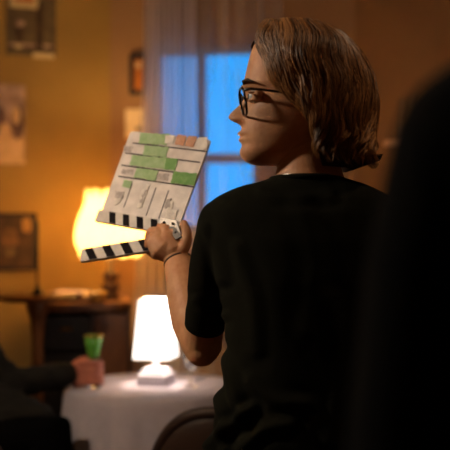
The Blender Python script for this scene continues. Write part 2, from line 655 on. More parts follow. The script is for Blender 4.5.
# photo print at mid height, cut by the frame
ph_ = thing('photo_print', 'unframed mauve photo print with a pale lower margin on the ochre wall', 'photo', tuple(onL(*ray_on_L(0, 164, 0.002), 0.002)))
put(flatL(-34, 84, 25, 164, 0.002, 0.005), 'sheet', P_PINK, ph_)
put(flatL(-34, 136, 24, 163, 0.0052, 0.0056), 'printed_margin', P_FLESH, ph_)
put(blobL(-6, 118, 12, 14, 0.0054, seed=3), 'printed_figure', P_MAUVE, ph_)
put(blobL(18, 122, 7, 18, 0.0055, seed=4), 'printed_figure', P_MAUVE, ph_)
put(blobL(5, 133, 6, 9, 0.0060, seed=5), 'printed_head', P_FLESH, ph_)
put(blobL(16, 115, 4, 9, 0.0060, seed=6), 'printed_head', P_FLESH, ph_)
# dark picture lower down
dp = thing('framed_picture', 'dark framed picture low on the ochre wall above the pedestal table', 'picture', tuple(onL(*ray_on_L(0, 272, 0.002), 0.002)))
put(flatL(-48, 213, 36.5, 271, 0.001, 0.018), 'frame', M_BLACKWOOD, dp, bevel=0.002)
put(flatL(-45, 216, 33.5, 268, 0.0182, 0.0190), 'print', P_DARK, dp)
put(blobL(10, 238, 8, 10, 0.0192, seed=7), 'printed_face', pm('sepia', (132, 92, 56), (84, 56, 34), 30), dp)
put(blobL(10, 252, 5, 4, 0.0195, seed=8), 'printed_mark', P_OLIVE, dp)
put(blobL(27, 225, 5, 8, 0.0192, seed=9), 'printed_light', pm('amber', (168, 126, 72), (140, 100, 54)), dp)


def flatB(px0, py0, px1, py1, o0, o1):
    def rayB(px, py):
        sx = (px - 225) / FPX
        q = A + np.array([dB[1], -dB[0]]) * o0
        t = (sx * q[1] - q[0]) / (dB[0] - sx * dB[1])
        return t, CAMH - (py - 225) / FPX * (q[1] + dB[1] * t)
    t0, _ = rayB(px0, 225)
    t1, _ = rayB(px1, 225)
    xm = (px0 + px1) / 2
    return slab(onB, t0, t1, rayB(xm, py1)[1], rayB(xm, py0)[1], o0, o1)


pf = thing('narrow_frame', 'narrow upright dark frame with golden inlay beside the curtain', 'picture', tuple(onB(0.13, 1.95, 0.002)))
put(flatB(130, 54, 147, 95, 0.001, 0.016), 'frame', M_BLACKWOOD, pf, bevel=0.002)
put(flatB(134, 59, 143, 90, 0.0162, 0.0175), 'inlay', P_ORANGE, pf)
put(flatB(135.5, 62, 141.5, 68, 0.0176, 0.0182), 'printed_head', P_FLESH, pf)
nc = thing('wall_card', 'cream paper card tacked to the wall below the narrow frame', 'card', tuple(onB(0.12, 1.7, 0.002)))
put(flatB(125.5, 109, 146.5, 138, 0.001, 0.004), 'paper', pm('pale_card', (242, 218, 180), (226, 200, 160)), nc)
put(flatB(136, 127, 141, 131, 0.0041, 0.0048), 'printed_mark', P_MAUVE, nc)

# ------------------------------------------------------------------ sideboard against the ochre wall
RZ = math.radians(10)
sb_c = W(84, 300, 4.62)
SBX, SBY = sb_c[0], 4.60
sbt = thing('sideboard', 'dark wooden sideboard with mid-brown end door against the ochre wall', 'sideboard', (SBX, SBY, 0), RZ)
SBW, SBD, SBH = 0.40, 0.40, 0.99


def L_(mb, name, m, par, **k):
    return put(mb, name, m, par, world=False, **k)


bd = MB()
bd.box((0, 0.19, 0.53), (SBW, 0.02, 0.86))
bd.box((-0.19, 0, 0.53), (0.02, 0.38, 0.86))
bd.box((0.19, 0, 0.53), (0.02, 0.38, 0.86))
bd.box((0, 0, 0.11), (SBW, 0.38, 0.02))
bd.box((0.035, 0, 0.53), (0.018, 0.38, 0.84))
L_(bd, 'carcass', M_OAK, sbt, bevel=0.002)
tp = MB()
R_ = []
for z, s in ((0.955, 0.99), (0.962, 1.0), (0.985, 1.0), (0.992, 0.985)):
    ring = []
    for j in range(40):
        a = 2 * math.pi * j / 40
        ca, sa = math.cos(a), math.sin(a)
        q = 5.0
        ring.append((0.212 * s * math.copysign(abs(ca) ** (2 / q), ca), 0.215 * s * math.copysign(abs(sa) ** (2 / q), sa), z))
    R_.append(np.array(ring))
tp.rings(R_)
L_(tp, 'top', M_OAK2, sbt)
for k_, z in enumerate((0.86, 0.70)):
    dw = L_(MB().box((-0.082, -0.187, z), (0.205, 0.022, 0.145)), 'drawer', M_BLACKWOOD, sbt, bevel=0.003)
    L_(MB().ball((-0.082, -0.205, z + 0.02), (0.03, 0.012, 0.008)), 'drawer_pull', M_BRASS, dw, smooth=True)
dl = L_(MB().box((-0.082, -0.187, 0.37), (0.205, 0.022, 0.48)), 'door', M_BLACKWOOD, sbt, bevel=0.003)
L_(MB().ball((-0.005, -0.205, 0.42), 0.012), 'knob', M_BRASS, dl, smooth=True)
dr = L_(MB().box((0.115, -0.187, 0.53), (0.135, 0.022, 0.82)), 'door', M_OAK2, sbt, bevel=0.003)
L_(MB().box((0.115, -0.2, 0.53), (0.09, 0.01, 0.70)), 'raised_panel', M_OAK2, dr, bevel=0.004)
L_(MB().ball((0.06, -0.206, 0.56), 0.010), 'knob', M_BRASS, dr, smooth=True)
for x in (-0.17, 0.17):
    for y in (-0.16, 0.16):
        L_(MB().lathe([(0.016, 0.0), (0.022, 0.02), (0.015, 0.05), (0.024, 0.10)], (x, y, 0), 14), 'leg', M_OAK, sbt, smooth=True)
TOPZ = 0.992

# things on the sideboard
def stack_sheet(px, py_z, Y, w, d, h, z, rz, m, name, label, cat):
    x = (px - 225) / FPX * Y
    t = thing(name, label, cat, (x, Y, z), rz)
    if cat == 'magazine':
        mb = MB().box((0, 0, h / 2), (w, d, h))
        L_(mb, 'cover', m, t, bevel=0.0015)
        L_(MB().box((w * 0.02, 0, h / 2), (w * 0.985, d * 0.97, h * 0.7)), 'pages', P_CREAM, t)
    return t


stack_sheet(71, 0, 4.52, 0.17, 0.16, 0.024, TOPZ, 0.3, pm('magazine_grey', (150, 120, 100), (110, 86, 74)), 'magazine', 'brownish magazine lowest in the small pile on the sideboard', 'magazine')
stack_sheet(71, 0, 4.52, 0.15, 0.13, 0.018, TOPZ + 0.024, -0.2, pm('magazine_mauve', (182, 148, 140), (150, 118, 112)), 'magazine', 'mauve magazine lying on top of the pile on the sideboard', 'magazine')
bw = thing('bowl', 'small amber bowl between the magazines and the lit lamp on the sideboard', 'bowl', (W(98, 0, 4.44)[0], 4.44, TOPZ))
put(MB().lathe([(0.018, 0), (0.02, 0.006), (0.03, 0.02), (0.04, 0.045), (0.037, 0.045), (0.027, 0.022), (0.0, 0.012)], tuple(bw.location), 24), 'bowl_body', mat('amber_glaze', (196, 140, 60), rough=0.3, rgb2=(176, 118, 44)), bw, True)
put(MB().lathe([(0.022, 0.0), (0.022, 0.004), (0.017, 0.005)], tuple(bw.location), 24), 'foot_ring', M_OAK2, bw, True)

# ------------------------------------------------------------------ yellow lamp with a scalloped bell shade
LY = 4.56
lx = W(110.5, 0, LY)[0]
kz = LY / FPX


def zpx(py, Y=LY):
    return CAMH - (py - 225) / FPX * Y


yl = thing('table_lamp', 'lit yellow bell-shaped lamp with scalloped shade on the sideboard', 'lamp', (lx, LY, TOPZ))
prof = [(0.045, TOPZ), (0.047, TOPZ + 0.012), (0.036, TOPZ + 0.022), (0.030, TOPZ + 0.035), (0.040, TOPZ + 0.05), (0.043, TOPZ + 0.062), (0.030, TOPZ + 0.078), (0.022, TOPZ + 0.088), (0.034, TOPZ + 0.10), (0.038, TOPZ + 0.112), (0.026, TOPZ + 0.128), (0.015, TOPZ + 0.14), (0.013, TOPZ + 0.21)]
put(MB().lathe([(r, z - 0) for r, z in prof], (lx, LY, 0), 28), 'lamp_base', M_OAK, yl, True)
put(MB().lathe([(0.004, TOPZ + 0.2), (0.022, TOPZ + 0.215), (0.03, TOPZ + 0.25), (0.024, TOPZ + 0.28), (0.006, TOPZ + 0.29)], (lx, LY, 0), 16), 'bulb', mat('warm_bulb', (255, 230, 180), emit=8, emit_c=YELLOW_C), yl, True)
sp = [(30, 194), (26, 190), (24.5, 194), (25.5, 200), (28, 207), (31.5, 215), (34.5, 224), (36.3, 234), (35.8, 243), (33.0, 249), (31.5, 253), (32.0, 256)]
sp = sp[2:]


def scal(r, z, a):
    lob = abs(math.cos(6 * a))
    top = max(0, (z - zpx(203)) / (zpx(192) - zpx(203)))
    bot = max(0, (zpx(249) - z) / (zpx(249) - zpx(259)))
    rr = r * (0.935 + 0.04 * lob) * (1 + 0.10 * top ** 2)
    zz = z + top * (lob ** 0.7 - 0.4) * 0.05 - bot * (lob - 0.4) * 0.016
    return rr, zz


sh = MB().lathe([(r * kz, zpx(y)) for r, y in [(tuple(p))for p in smooth_line(sp, 26)]], (lx, LY, 0), 120, scal, cap=False)
m_ys = bpy.data.materials.new('yellow_silk_shade')
m_ys.use_nodes = True
nt = m_ys.node_tree
bs = nt.nodes['Principled BSDF']
bs.inputs['Base Color'].default_value = (0.85, 0.62, 0.28, 1)
bs.inputs['Roughness'].default_value = 0.8
wv = nt.nodes.new('ShaderNodeTexNoise')
wv.inputs['Scale'].default_value = 30
rp = nt.nodes.new('ShaderNodeValToRGB')
rp.color_ramp.elements[0].color = (1.0, 0.52, 0.10, 1)
rp.color_ramp.elements[1].color = (1.0, 0.60, 0.16, 1)
tcn = nt.nodes.new('ShaderNodeTexCoord')
nt.links.new(tcn.outputs['Object'], wv.inputs['Vector'])
nt.links.new(wv.outputs['Fac'], rp.inputs['Fac'])
nt.links.new(rp.outputs['Color'], bs.inputs['Emission Color'])
bs.inputs['Emission Strength'].default_value = YELLOW_SHADE_E
_tl = nt.nodes.new('ShaderNodeBsdfTranslucent')
_tl.inputs['Color'].default_value = (0.9, 0.78, 0.55, 1)
_mx = nt.nodes.new('ShaderNodeMixShader')
_mx.inputs[0].default_value = 0.75
nt.links.new(bs.outputs[0], _mx.inputs[1])
nt.links.new(_tl.outputs[0], _mx.inputs[2])
nt.links.new(_mx.outputs[0], nt.nodes['Material Output'].inputs['Surface'])
so = put(sh, 'lamp_shade', m_ys, yl, True)
sd = so.modifiers.new('t', 'SOLIDIFY')
sd.thickness = 0.002
put(MB().tube([(lx - 0.105, LY, zpx(196)), (lx + 0.105, LY, zpx(196))], 0.002, 8), 'shade_spider', M_BRASS, yl, True)
put(MB().tube([(lx, LY, TOPZ + 0.2), (lx, LY, zpx(196))], 0.003, 8), 'harp_stem', M_BRASS, yl, True)


def point(name, loc, watts, col, rad):
    ld = bpy.data.lights.new(name, 'POINT')
    ld.energy = watts
    ld.color = col
    ld.shadow_soft_size = rad
    lo = bpy.data.objects.new(name, ld)
    COL.objects.link(lo)
    lo.location = loc
    return lo


point('yellow_lamp_light', (lx, LY, zpx(222)), YELLOW_W, YELLOW_C, 0.03)

# ------------------------------------------------------------------ pedestal table with a centre rod
PY = 4.12
ptx = W(37.5, 0, PY)[0]
ptz = zpx(296, PY)
pt = thing('pedestal_table', 'small round pedestal table with thin upright rod, left of the sideboard', 'table', (ptx, PY, 0))
put(MB().lathe([(0.02, ptz - 0.02), (0.145, ptz - 0.018), (0.158, ptz - 0.010), (0.16, ptz), (0.153, ptz + 0.004), (0.0, ptz + 0.003)], (ptx, PY, 0), 48), 'tabletop', M_OAK2, pt, True)
put(MB().lathe([(0.03, 0.16), (0.035, 0.2), (0.022, 0.3), (0.02, 0.6), (0.026, 0.75), (0.022, 0.85), (0.03, ptz - 0.10), (0.045, ptz - 0.05), (0.055, ptz - 0.02)], (ptx, PY, 0), 20), 'pedestal', M_OAK2, pt, True)
for k_ in range(3):
    a = 0.4 + k_ * 2 * math.pi / 3
    put(MB().tube([(ptx, PY, 0.2), (ptx + 0.1 * math.cos(a), PY + 0.1 * math.sin(a), 0.12), (ptx + 0.2 * math.cos(a), PY + 0.2 * math.sin(a), 0.018)], [0.02, 0.018, 0.014]), 'leg', M_OAK2, pt, True)
put(MB().lathe([(0.028, ptz + 0.003), (0.022, ptz + 0.012), (0.010, ptz + 0.03), (0.007, ptz + 0.05)], (ptx, PY, 0), 16), 'rod_socket', M_DARKMETAL, pt, True)
put(MB().tube([(ptx, PY, ptz + 0.03), (ptx, PY, ptz + 0.30)], 0.005, 8), 'rod', M_DARKMETAL, pt, True)

# ------------------------------------------------------------------ round table, cloth and its lamp
TX, TY, TR, TZ = W(154, 0, 3.55)[0], 3.55, 0.30, 0.768
rt = thing('round_table', 'round wooden table hidden under the pale tablecloth', 'table', (TX, TY, 0))
put(MB().lathe([(TR - 0.015, TZ - 0.03), (TR, TZ - 0.022), (TR, TZ - 0.004), (TR - 0.006, TZ)], (TX, TY, 0), 48), 'tabletop', M_OAK, rt, True)
put(MB().lathe([(0.05, 0.06), (0.035, 0.2), (0.03, 0.5), (0.06, TZ - 0.03)], (TX, TY, 0), 20), 'pedestal', M_OAK, rt, True)
put(MB().lathe([(0.20, 0.0), (0.20, 0.03), (0.06, 0.07)], (TX, TY, 0), 32), 'foot', M_OAK, rt, True)
CR = TR + 0.008
cp = [(0.0005, TZ + 0.003), (0.12, TZ + 0.003), (0.23, TZ + 0.003), (CR - 0.012, TZ + 0.003), (CR - 0.003, TZ + 0.0005), (CR + 0.003, TZ - 0.008), (CR + 0.006, TZ - 0.025), (CR + 0.008, TZ - 0.06), (CR + 0.010, TZ - 0.11), (CR + 0.013, TZ - 0.18), (CR + 0.016, TZ - 0.27), (CR + 0.02, TZ - 0.38), (CR + 0.024, TZ - 0.50), (CR + 0.027, TZ - 0.62)]


def drape(r, z, a):
    d = max(0.0, min(1.0, (TZ - 0.01 - z) / 0.3))
    w = math.sin(13 * a + 0.6 * math.sin(3 * a)) + 0.5 * math.sin(29 * a + 1.3) + 0.6 * math.sin(5 * a + 2)
    return r + d * 0.010 * (w + 1.4), z


cl = MB().lathe(cp, (TX, TY, 0), 260, drape, cap=False)
co_ = put(cl, 'tablecloth', M_CLOTH, None, True, loc=(TX, TY, TZ))
tag(co_, 'pale linen cloth draped to the floor over the round table', 'tablecloth')
CZ = TZ + 0.0035

WX, WY = W(156, 0, 3.56)[0], 3.56
wl = thing('table_lamp', 'lit small white lamp with square tapered shade on the round table', 'lamp', (WX, WY, CZ))
aw = math.radians(-14)
k5 = WY / FPX
M_WB = mat('white_lamp_base', (196, 188, 196), rough=0.4, var=0.04)
put(MB().box((WX, WY, CZ + 0.020), (0.108, 0.108, 0.040), aw), 'base_plinth', M_WB, wl, bevel=0.004)
put(MB().box((WX, WY, CZ + 0.048), (0.088, 0.088, 0.016), aw, 0.9), 'base_step', M_WB, wl, bevel=0.003)
zs0, zs1 = zpx(358, WY), zpx(299, WY)
put(MB().tube([(WX, WY, CZ + 0.045), (WX, WY, zs0 + 0.05)], 0.012), 'stem', M_WB, wl, True)
put(MB().lathe([(0.006, zs0 + 0.05), (0.024, zs0 + 0.08), (0.02, zs0 + 0.11), (0.004, zs0 + 0.12)], (WX, WY, 0), 16), 'bulb', mat('white_bulb', (255, 245, 230), emit=8, emit_c=WHITE_C), wl, True)
shp = MB()
hb, ht = 0.0635, 0.0475


def sq(h, z):
    return [(WX + h * (x * math.cos(aw) - y * math.sin(aw)), WY + h * (x * math.sin(aw) + y * math.cos(aw)), z) for x, y in ((-1, -1), (1, -1), (1, 1), (-1, 1))]


shp.add(sq(hb, zs0) + sq(ht, zs1), [(0, 1, 5, 4), (1, 2, 6, 5), (2, 3, 7, 6), (3, 0, 4, 7)])
m_ws = mat('white_paper_shade', (240, 232, 222), rough=0.8, var=0.02, emit=WHITE_SHADE_E, emit_c=(1.0, 0.93, 0.86))
so = put(shp, 'lamp_shade', m_ws, wl)
sd = so.modifiers.new('t', 'SOLIDIFY')
sd.thickness = 0.0015
for z, h in ((zs0, hb), (zs1, ht)):
    q = sq(h + 0.001, z)
    mb = MB()
    for i in range(4):
        mb.tube([q[i], q[(i + 1) % 4]], 0.0022, 6)
    put(mb, 'shade_rim', mat('cream_trim', (226, 190, 140), rough=0.7, var=0.05), wl)
put(MB().tube([(WX + 0.05, WY, CZ + 0.012), (WX + 0.09, WY + 0.02, CZ + 0.003), (WX + 0.15, WY + 0.09, CZ + 0.003), (WX + 0.17, WY + 0.18, CZ + 0.003)], 0.0025, 8), 'power_cord', M_WB, wl, True)
point('white_lamp_light', (WX, WY, zs0 + 0.13), WHITE_W, WHITE_C, 0.025)

# stemmed glass by the elbow
gx = thing('stemmed_glass', 'clear stemmed glass half hidden by the raised elbow on the round table', 'glass', (W(191, 0, 3.5)[0], 3.5, CZ))
gl = tuple(gx.location)
M_GLASS2 = mat('wine_glass', (235, 240, 240), rough=0.05, trans=1.0, var=0.01)
put(MB().lathe([(0.026, 0.0), (0.026, 0.002), (0.004, 0.006)], gl, 24), 'foot', M_GLASS2, gx, True)
put(MB().lathe([(0.004, 0.006), (0.003, 0.03), (0.004, 0.055)], gl, 12), 'stem', M_GLASS2, gx, True)
put(MB().lathe([(0.004, 0.055), (0.018, 0.065), (0.026, 0.085), (0.024, 0.12), (0.0225, 0.12), (0.0245, 0.085), (0.016, 0.068), (0.0, 0.062)], gl, 24), 'cup', M_GLASS2, gx, True)

# ------------------------------------------------------------------ shelf with glasses on the right wall


def rayR(px, py, off):
    sx = (px - 225) / FPX
    n = np.array([dR[1], -dR[0]])
    q = B + n * off
    t = (sx * q[1] - q[0]) / (dR[0] - sx * dR[1])
    return t, CAMH - (py - 225) / FPX * (q[1] + dR[1] * t)


st0, sz = rayR(384, 141, 0.17)
shf = thing('wall_shelf', 'narrow wooden shelf on the brown wall behind the foreground shoulder', 'shelf', tuple(onR(st0 + 0.3, sz, 0)))
put(slab(onR, st0, st0 + 0.7, sz - 0.022, sz, 0.0, 0.17), 'board', mat('pale_shelf_edge', (232, 178, 140), rough=0.5, var=0.08), shf)
for t in (st0 + 0.12, st0 + 0.58):
    put(slab(onR, t, t + 0.02, sz - 0.12, sz - 0.022, 0.0, 0.10), 'bracket', M_OAK, shf)
glass_lab = ['tall clear glass on the wall shelf, leftmost of the shelf glasses', 'tall clear glass on the wall shelf next to the black shoulder', 'clear glass on the wall shelf behind the black shoulder']
for i, (px, h) in enumerate(((404, 0.185), (414, 0.19), (430, 0.17))):
    t, _ = rayR(px, 130, 0.09)
    p = onR(t, sz, 0.09)
    g = thing('drinking_glass', glass_lab[i], 'glass', tuple(p), group='glasses on the wall shelf')
    put(MB().lathe([(0.020, 0.0), (0.022, 0.01), (0.026, h), (0.0245, h), (0.0205, 0.012), (0.0, 0.01)], tuple(p), 24), 'glass_wall', M_TUMBLER, g, True)
    put(MB().lathe([(0.0215, 0.0), (0.0225, 0.003), (0.021, 0.006)], tuple(p), 24), 'glass_foot', M_TUMBLER, g, True)

# ------------------------------------------------------------------ pendant lamp in the middle of the room, above the frame
pl = thing('pendant_lamp', 'lit round glass pendant lamp hanging from the ceiling', 'lamp', (-1.34, 1.72, 2.15))
put(MB().tube([(-1.34, 1.72, 2.3), (-1.34, 1.72, CEIL)], 0.004, 8), 'cable', M_DARKMETAL, pl, True)
put(MB().lathe([(0.05, CEIL - 0.02), (0.05, CEIL)], (-1.34, 1.72, 0), 24), 'ceiling_rose', M_DARKMETAL, pl, True)
put(MB().lathe([(0.03, 2.28), (0.032, 2.32), (0.012, 2.345)], (-1.34, 1.72, 0), 20), 'cap', M_BRASS, pl, True)
put(MB().tube([(-1.34, 1.72, 2.27), (-1.34, 1.72, 2.24)], 0.014, 8), 'socket', M_BRASS, pl, True)
point('pendant_light', (-1.34, 1.72, 2.11), PENDANT_W, PENDANT_C, 0.06)
shd = MB().lathe([(0.03, 2.29), (0.08, 2.27), (0.15, 2.20), (0.19, 2.13), (0.188, 2.13), (0.148, 2.197), (0.078, 2.265), (0.03, 2.285)], (-1.34, 1.72, 0), 40, cap=False)
put(shd, 'shade', mat('cream_enamel', (210, 190, 150), rough=0.4, var=0.03), pl, True)

DX, DY = 0.75, 1.55  # fill light added out of view, lifts the hair and the brown wall
cd = thing('added_fill_light', 'unseen fill light added on the ceiling to brighten the hair and right wall', 'lamp', (DX, DY, CEIL - 0.09))
put(MB().lathe([(0.14, CEIL - 0.02), (0.15, CEIL - 0.012), (0.15, CEIL)], (DX, DY, 0), 32), 'base_plate', M_BRASS, cd, True)
put(MB().tube([(DX, DY, CEIL - 0.02), (DX, DY, CEIL - 0.06)], 0.02, 12), 'bulb_holder', M_BRASS, cd, True)
point('added_fill_point', (DX, DY, CEIL - 0.11), FILL_W, FILL_C, 0.06)

# ------------------------------------------------------------------ chairs
M_UPH = mat('brown_leather', (52, 30, 18), rough=0.6, rgb2=(40, 23, 14), vscale=14, bump=0.2, bscale=90)


def make_chair(label):
    """round-backed chair, seat facing +Y, origin on the floor under the seat"""
    t = thing('dining_chair', label, 'chair', (0, 0, 0), 0, 'dark round-backed chairs')
    mb = MB()
    R = []
    for z, s in ((0.42, 0.95), (0.43, 1.0), (0.46, 1.0), (0.475, 0.93), (0.48, 0.7)):
        R.append(np.array([(0.21 * s * math.cos(2 * math.pi * j / 32), 0.2 * s * math.sin(2 * math.pi * j / 32), z) for j in range(32)]))
    L_(mb.rings(R), 'seat', M_UPH, t, smooth=True)
    bk = MB()
    nu, nv = 24, 14
    P, F = [], []
    for side in (0, 1):
        for i in range(nv):
            v = i / (nv - 1)
            for j in range(nu):
                u = -1 + 2 * j / (nu - 1)
                zt = 0.50 + 0.315 * math.sqrt(max(0, 1 - abs(u) ** 2.4)) + 0.03
                z = 0.50 + (zt - 0.50) * v
                x = 0.20 * u
                y = -0.19 - 0.05 * (z - 0.5) / 0.36 + 0.075 * u * u + (0.018 if side else -0.018) * math.sqrt(max(0, 1 - abs(u) ** 6)) * math.sqrt(max(0.0, 1 - max(0, v - 0.8) ** 2 * 24))
                P.append((x, y, z))
    N = nu * nv
    for s in (0, 1):
        for i in range(nv - 1):
            for j in range(nu - 1):
                q = (s * N + i * nu + j, s * N + i * nu + j + 1, s * N + (i + 1) * nu + j + 1, s * N + (i + 1) * nu + j)
                F.append(q if s else q[::-1])
    for j in range(nu - 1):
        for i in (0, nv - 1):
            F.append((i * nu + j, i * nu + j + 1, N + i * nu + j + 1, N + i * nu + j))
    for i in range(nv - 1):
        for j in (0, nu - 1):
            F.append((i * nu + j, (i + 1) * nu + j, N + (i + 1) * nu + j, N + i * nu + j))
    L_(bk.add(P, F), 'backrest', M_UPH, t, smooth=True)
    rail = [(0.2 * u, -0.19 - 0.05 * (0.315 * math.sqrt(max(0, 1 - abs(u) ** 2.4)) + 0.03) / 0.36 + 0.075 * u * u, 0.53 + 0.315 * math.sqrt(max(0, 1 - abs(u) ** 2.4))) for u in np.sin(np.linspace(-math.pi / 2, math.pi / 2, 33))]
    L_(MB().tube([(-0.2, -0.115, 0.44)] + rail + [(0.2, -0.115, 0.44)], 0.016), 'back_rail', M_UPH, t, smooth=True)
    for x, y in ((-0.15, -0.14), (0.15, -0.14), (-0.15, 0.14), (0.15, 0.14)):
        L_(MB().tube([(x, y, 0.43), (x * 1.15, y * 1.2, 0.012)], [0.018, 0.012]), 'leg', M_OAK, t, smooth=True)
    return t


ch0 = make_chair('dark brown round-backed chair between the standing person and the round table')
ch0.location = (W(226, 0, 2.62)[0], 2.86, 0)
ch0.rotation_euler = (0, 0, -0.12)
ch1 = copy_tree(ch0)
ch1['label'] = 'chair with light wooden back rail, its edge just showing at the lower left corner'
for c_ in ch1.children:
    if c_.name.startswith('back_rail'):
        c_.material_slots[0].link = 'OBJECT'
        c_.material_slots[0].material = M_OAK2
ch1.location = (W(3, 0, 2.6)[0] - 0.215, 2.84, 0)
ch1.rotation_euler = (0, 0, 0.1)

# ------------------------------------------------------------------ heads, hands and figures
K = 1.78 / FPX                                             # metres per photo pixel at the standing person
HX0, HY = 300.0, 1.78
#        py   front back  half-width (px)
HEADT = np.array([
    (25.5, 289, 316, 10), (28, 276, 325, 19), (32, 266, 333, 27), (38, 259, 342, 33), (46, 253.5, 350, 38), (55, 250, 356, 41), (65, 247.5, 361, 43),
    (75, 245.3, 363.5, 43.5), (82, 243.6, 364.5, 43.2), (86, 242.8, 365, 42.8), (90, 243.6, 365, 42.2), (95, 245.6, 364.5, 41.6), (100, 246.6, 364, 41), (106, 246.6, 363, 40.2),
    (112, 245.6, 360, 39.2), (118, 244.5, 356, 38), (124, 243, 351, 36.8), (130, 241.6, 345, 35.4), (136, 241.4, 338, 33.8), (141, 242, 331, 32), (146, 242.4, 323, 30), (150, 241.4, 316, 28),
    (154, 241.2, 308, 25.5), (158, 242.6, 300, 22), (161.5, 245.6, 292, 18), (164, 250, 285, 13), (165.5, 256, 279, 7)])
NOSE = np.array([(92, 0, 5), (96, 0.6, 5), (100, 3.2, 5.2), (105, 7.5, 5.6), (110, 12.2, 6.4), (114, 15.6, 7.4), (116.5, 16.6, 8.2), (119, 15.4, 9.2), (121.5, 11, 9.6), (123.5, 5.5, 9.4), (125.5, 2, 8), (128, 0, 6)])


def head_col(py, c):
    return np.interp(py, HEADT[:, 0], HEADT[:, c])


def head_mesh(mb, to_world, nz=150, na=150):
    R = []
    t = np.linspace(0, 1, nz)
    pys = 25.5 + (165.5 - 25.5) * (t - 0.03 * np.sin(2 * np.pi * t))
    for py in pys:
        fr_, bk_, hw = head_col(py, 1), head_col(py, 2), head_col(py, 3)
        cx = fr_ + (bk_ - fr_) * 0.56
        ring = []
        for j in range(na):
            s = 2 * math.pi * j / na
            th = s - 0.45 * math.sin(s)                       # more points towards the face
            c_, s_ = math.cos(th), math.sin(th)
            e = 2.25 if c_ > 0 else 2.1
            rr = (abs(c_) ** e + abs(s_) ** e) ** (-1 / e)
            f = rr * c_ * ((cx - fr_) if c_ > 0 else (bk_ - cx))
            sd_ = rr * s_ * hw
            px = cx - f
            if c_ > 0:
                na_, nw = np.interp(py, NOSE[:, 0], NOSE[:, 1]), np.interp(py, NOSE[:, 0], NOSE[:, 2])
                dx = na_ * math.exp(-abs(sd_ / nw) ** 2.6)
                if 112 < py < 125:                           # wings of the nose
                    dx += 4.0 * math.exp(-((py - 119.5) / 3.2) ** 2) * math.exp(-((abs(sd_) - 8.5) / 3.2) ** 2)
                lw = math.exp(-abs(sd_ / 14.0) ** 3)
                dx += lw * (4.4 * math.exp(-((py - 133.6) / 2.3) ** 2) + 3.6 * math.exp(-((py - 140.2) / 2.5) ** 2) - 1.5 * math.exp(-((py - 136.9) / 1.0) ** 2))
                dx += 1.6 * math.exp(-((py - 153) / 6) ** 2) * math.exp(-(sd_ / 14) ** 2)
                dx -= 5.5 * math.exp(-((py - 97.5) / 7) ** 2) * math.exp(-((abs(sd_) - 19) / 9.5) ** 2)   # eye sockets
                dx += 2.2 * math.exp(-((py - 87) / 3.5) ** 2) * math.exp(-((abs(sd_) - 18) / 14) ** 2)    # brow
                dx += 2.0 * math.exp(-((py - 112) / 8) ** 2) * math.exp(-((abs(sd_) - 26) / 9) ** 2)      # cheekbone
                px -= dx
            ring.append(to_world(px, py, sd_ * K))
        R.append(np.array(ring))
    mb.rings(R)
    return mb


def HW(px, py, s):
    """head point: s metres sideways (negative = towards the camera)"""
    return np.array([(px - 225.0) * K, HY + s, CAMH - (py - 225.0) * K])


def head_depth(px, py):
    fr_, bk_, hw = head_col(py, 1), head_col(py, 2), head_col(py, 3)
    cx = fr_ + (bk_ - fr_) * 0.56
    q = np.where(px < cx, (cx - px) / (cx - fr_), (px - cx) / (bk_ - cx))
    q = np.clip(np.abs(q), 0, 1)
    return hw * K * (1 - q ** 2.2) ** (1 / 2.2)


def ell_ring(c, u, v, n=36, e=2.0):
    """ring of a body section: u, v = half-axis vectors"""
    out = []
    for j in range(n):
        a = 2 * math.pi * j / n
        ca, sa = math.cos(a), math.sin(a)
        out.append(np.array(c) + np.array(u) * math.copysign(abs(ca) ** (2 / e), ca) + np.array(v) * math.copysign(abs(sa) ** (2 / e), sa))
    return np.array(out)


def fingers(mb, chains):
    for pts, rad in chains:
        mb.tube(smooth_line(pts, 4 * len(pts)), np.interp(np.linspace(0, 1, 4 * len(pts)), np.linspace(0, 1, len(rad)), rad), 12)


# ---- the standing person with the clapperboard
person = thing('person', 'standing person in black T-shirt and glasses holding up a clapperboard, head in profile', 'person', (W(306, 0, HY)[0], HY, 0))
S_ = W(221, 229, 1.785)
E_ = W(202, 344, 1.93)
WR = W(177, 259, 2.065)
body = MB()
head_mesh(body, HW)
for s in (-1, 1):                                           # ears under the hair
    R = []
    body.tube([HW(309, 99, s * 0.074), HW(313, 104, s * 0.082), HW(312, 112, s * 0.081), HW(306, 119, s * 0.075)], [0.006, 0.007, 0.007, 0.006], 10)
    body.ball(HW(307, 108, s * 0.074), (0.012, 0.008, 0.018))
for s in (-1, 1):                                           # eyelids
    ec = HW(254.2, 99, s * 19 * K)
    for dz, r_ in ((0.0058, 0.0122), (-0.0062, 0.0118)):
        rr0 = math.sqrt(r_ ** 2 - dz ** 2)
        body.tube([ec + np.array([-rr0 * math.cos(t), s * rr0 * math.sin(t), dz]) for t in np.linspace(-1.25, 1.35, 9)], 0.0030, 8)
    body.tube([ec + np.array([0.004, -0.02 * s, 0.0]), ec + np.array([0.004, 0.018 * s, 0.0])], 0.0085, 10)
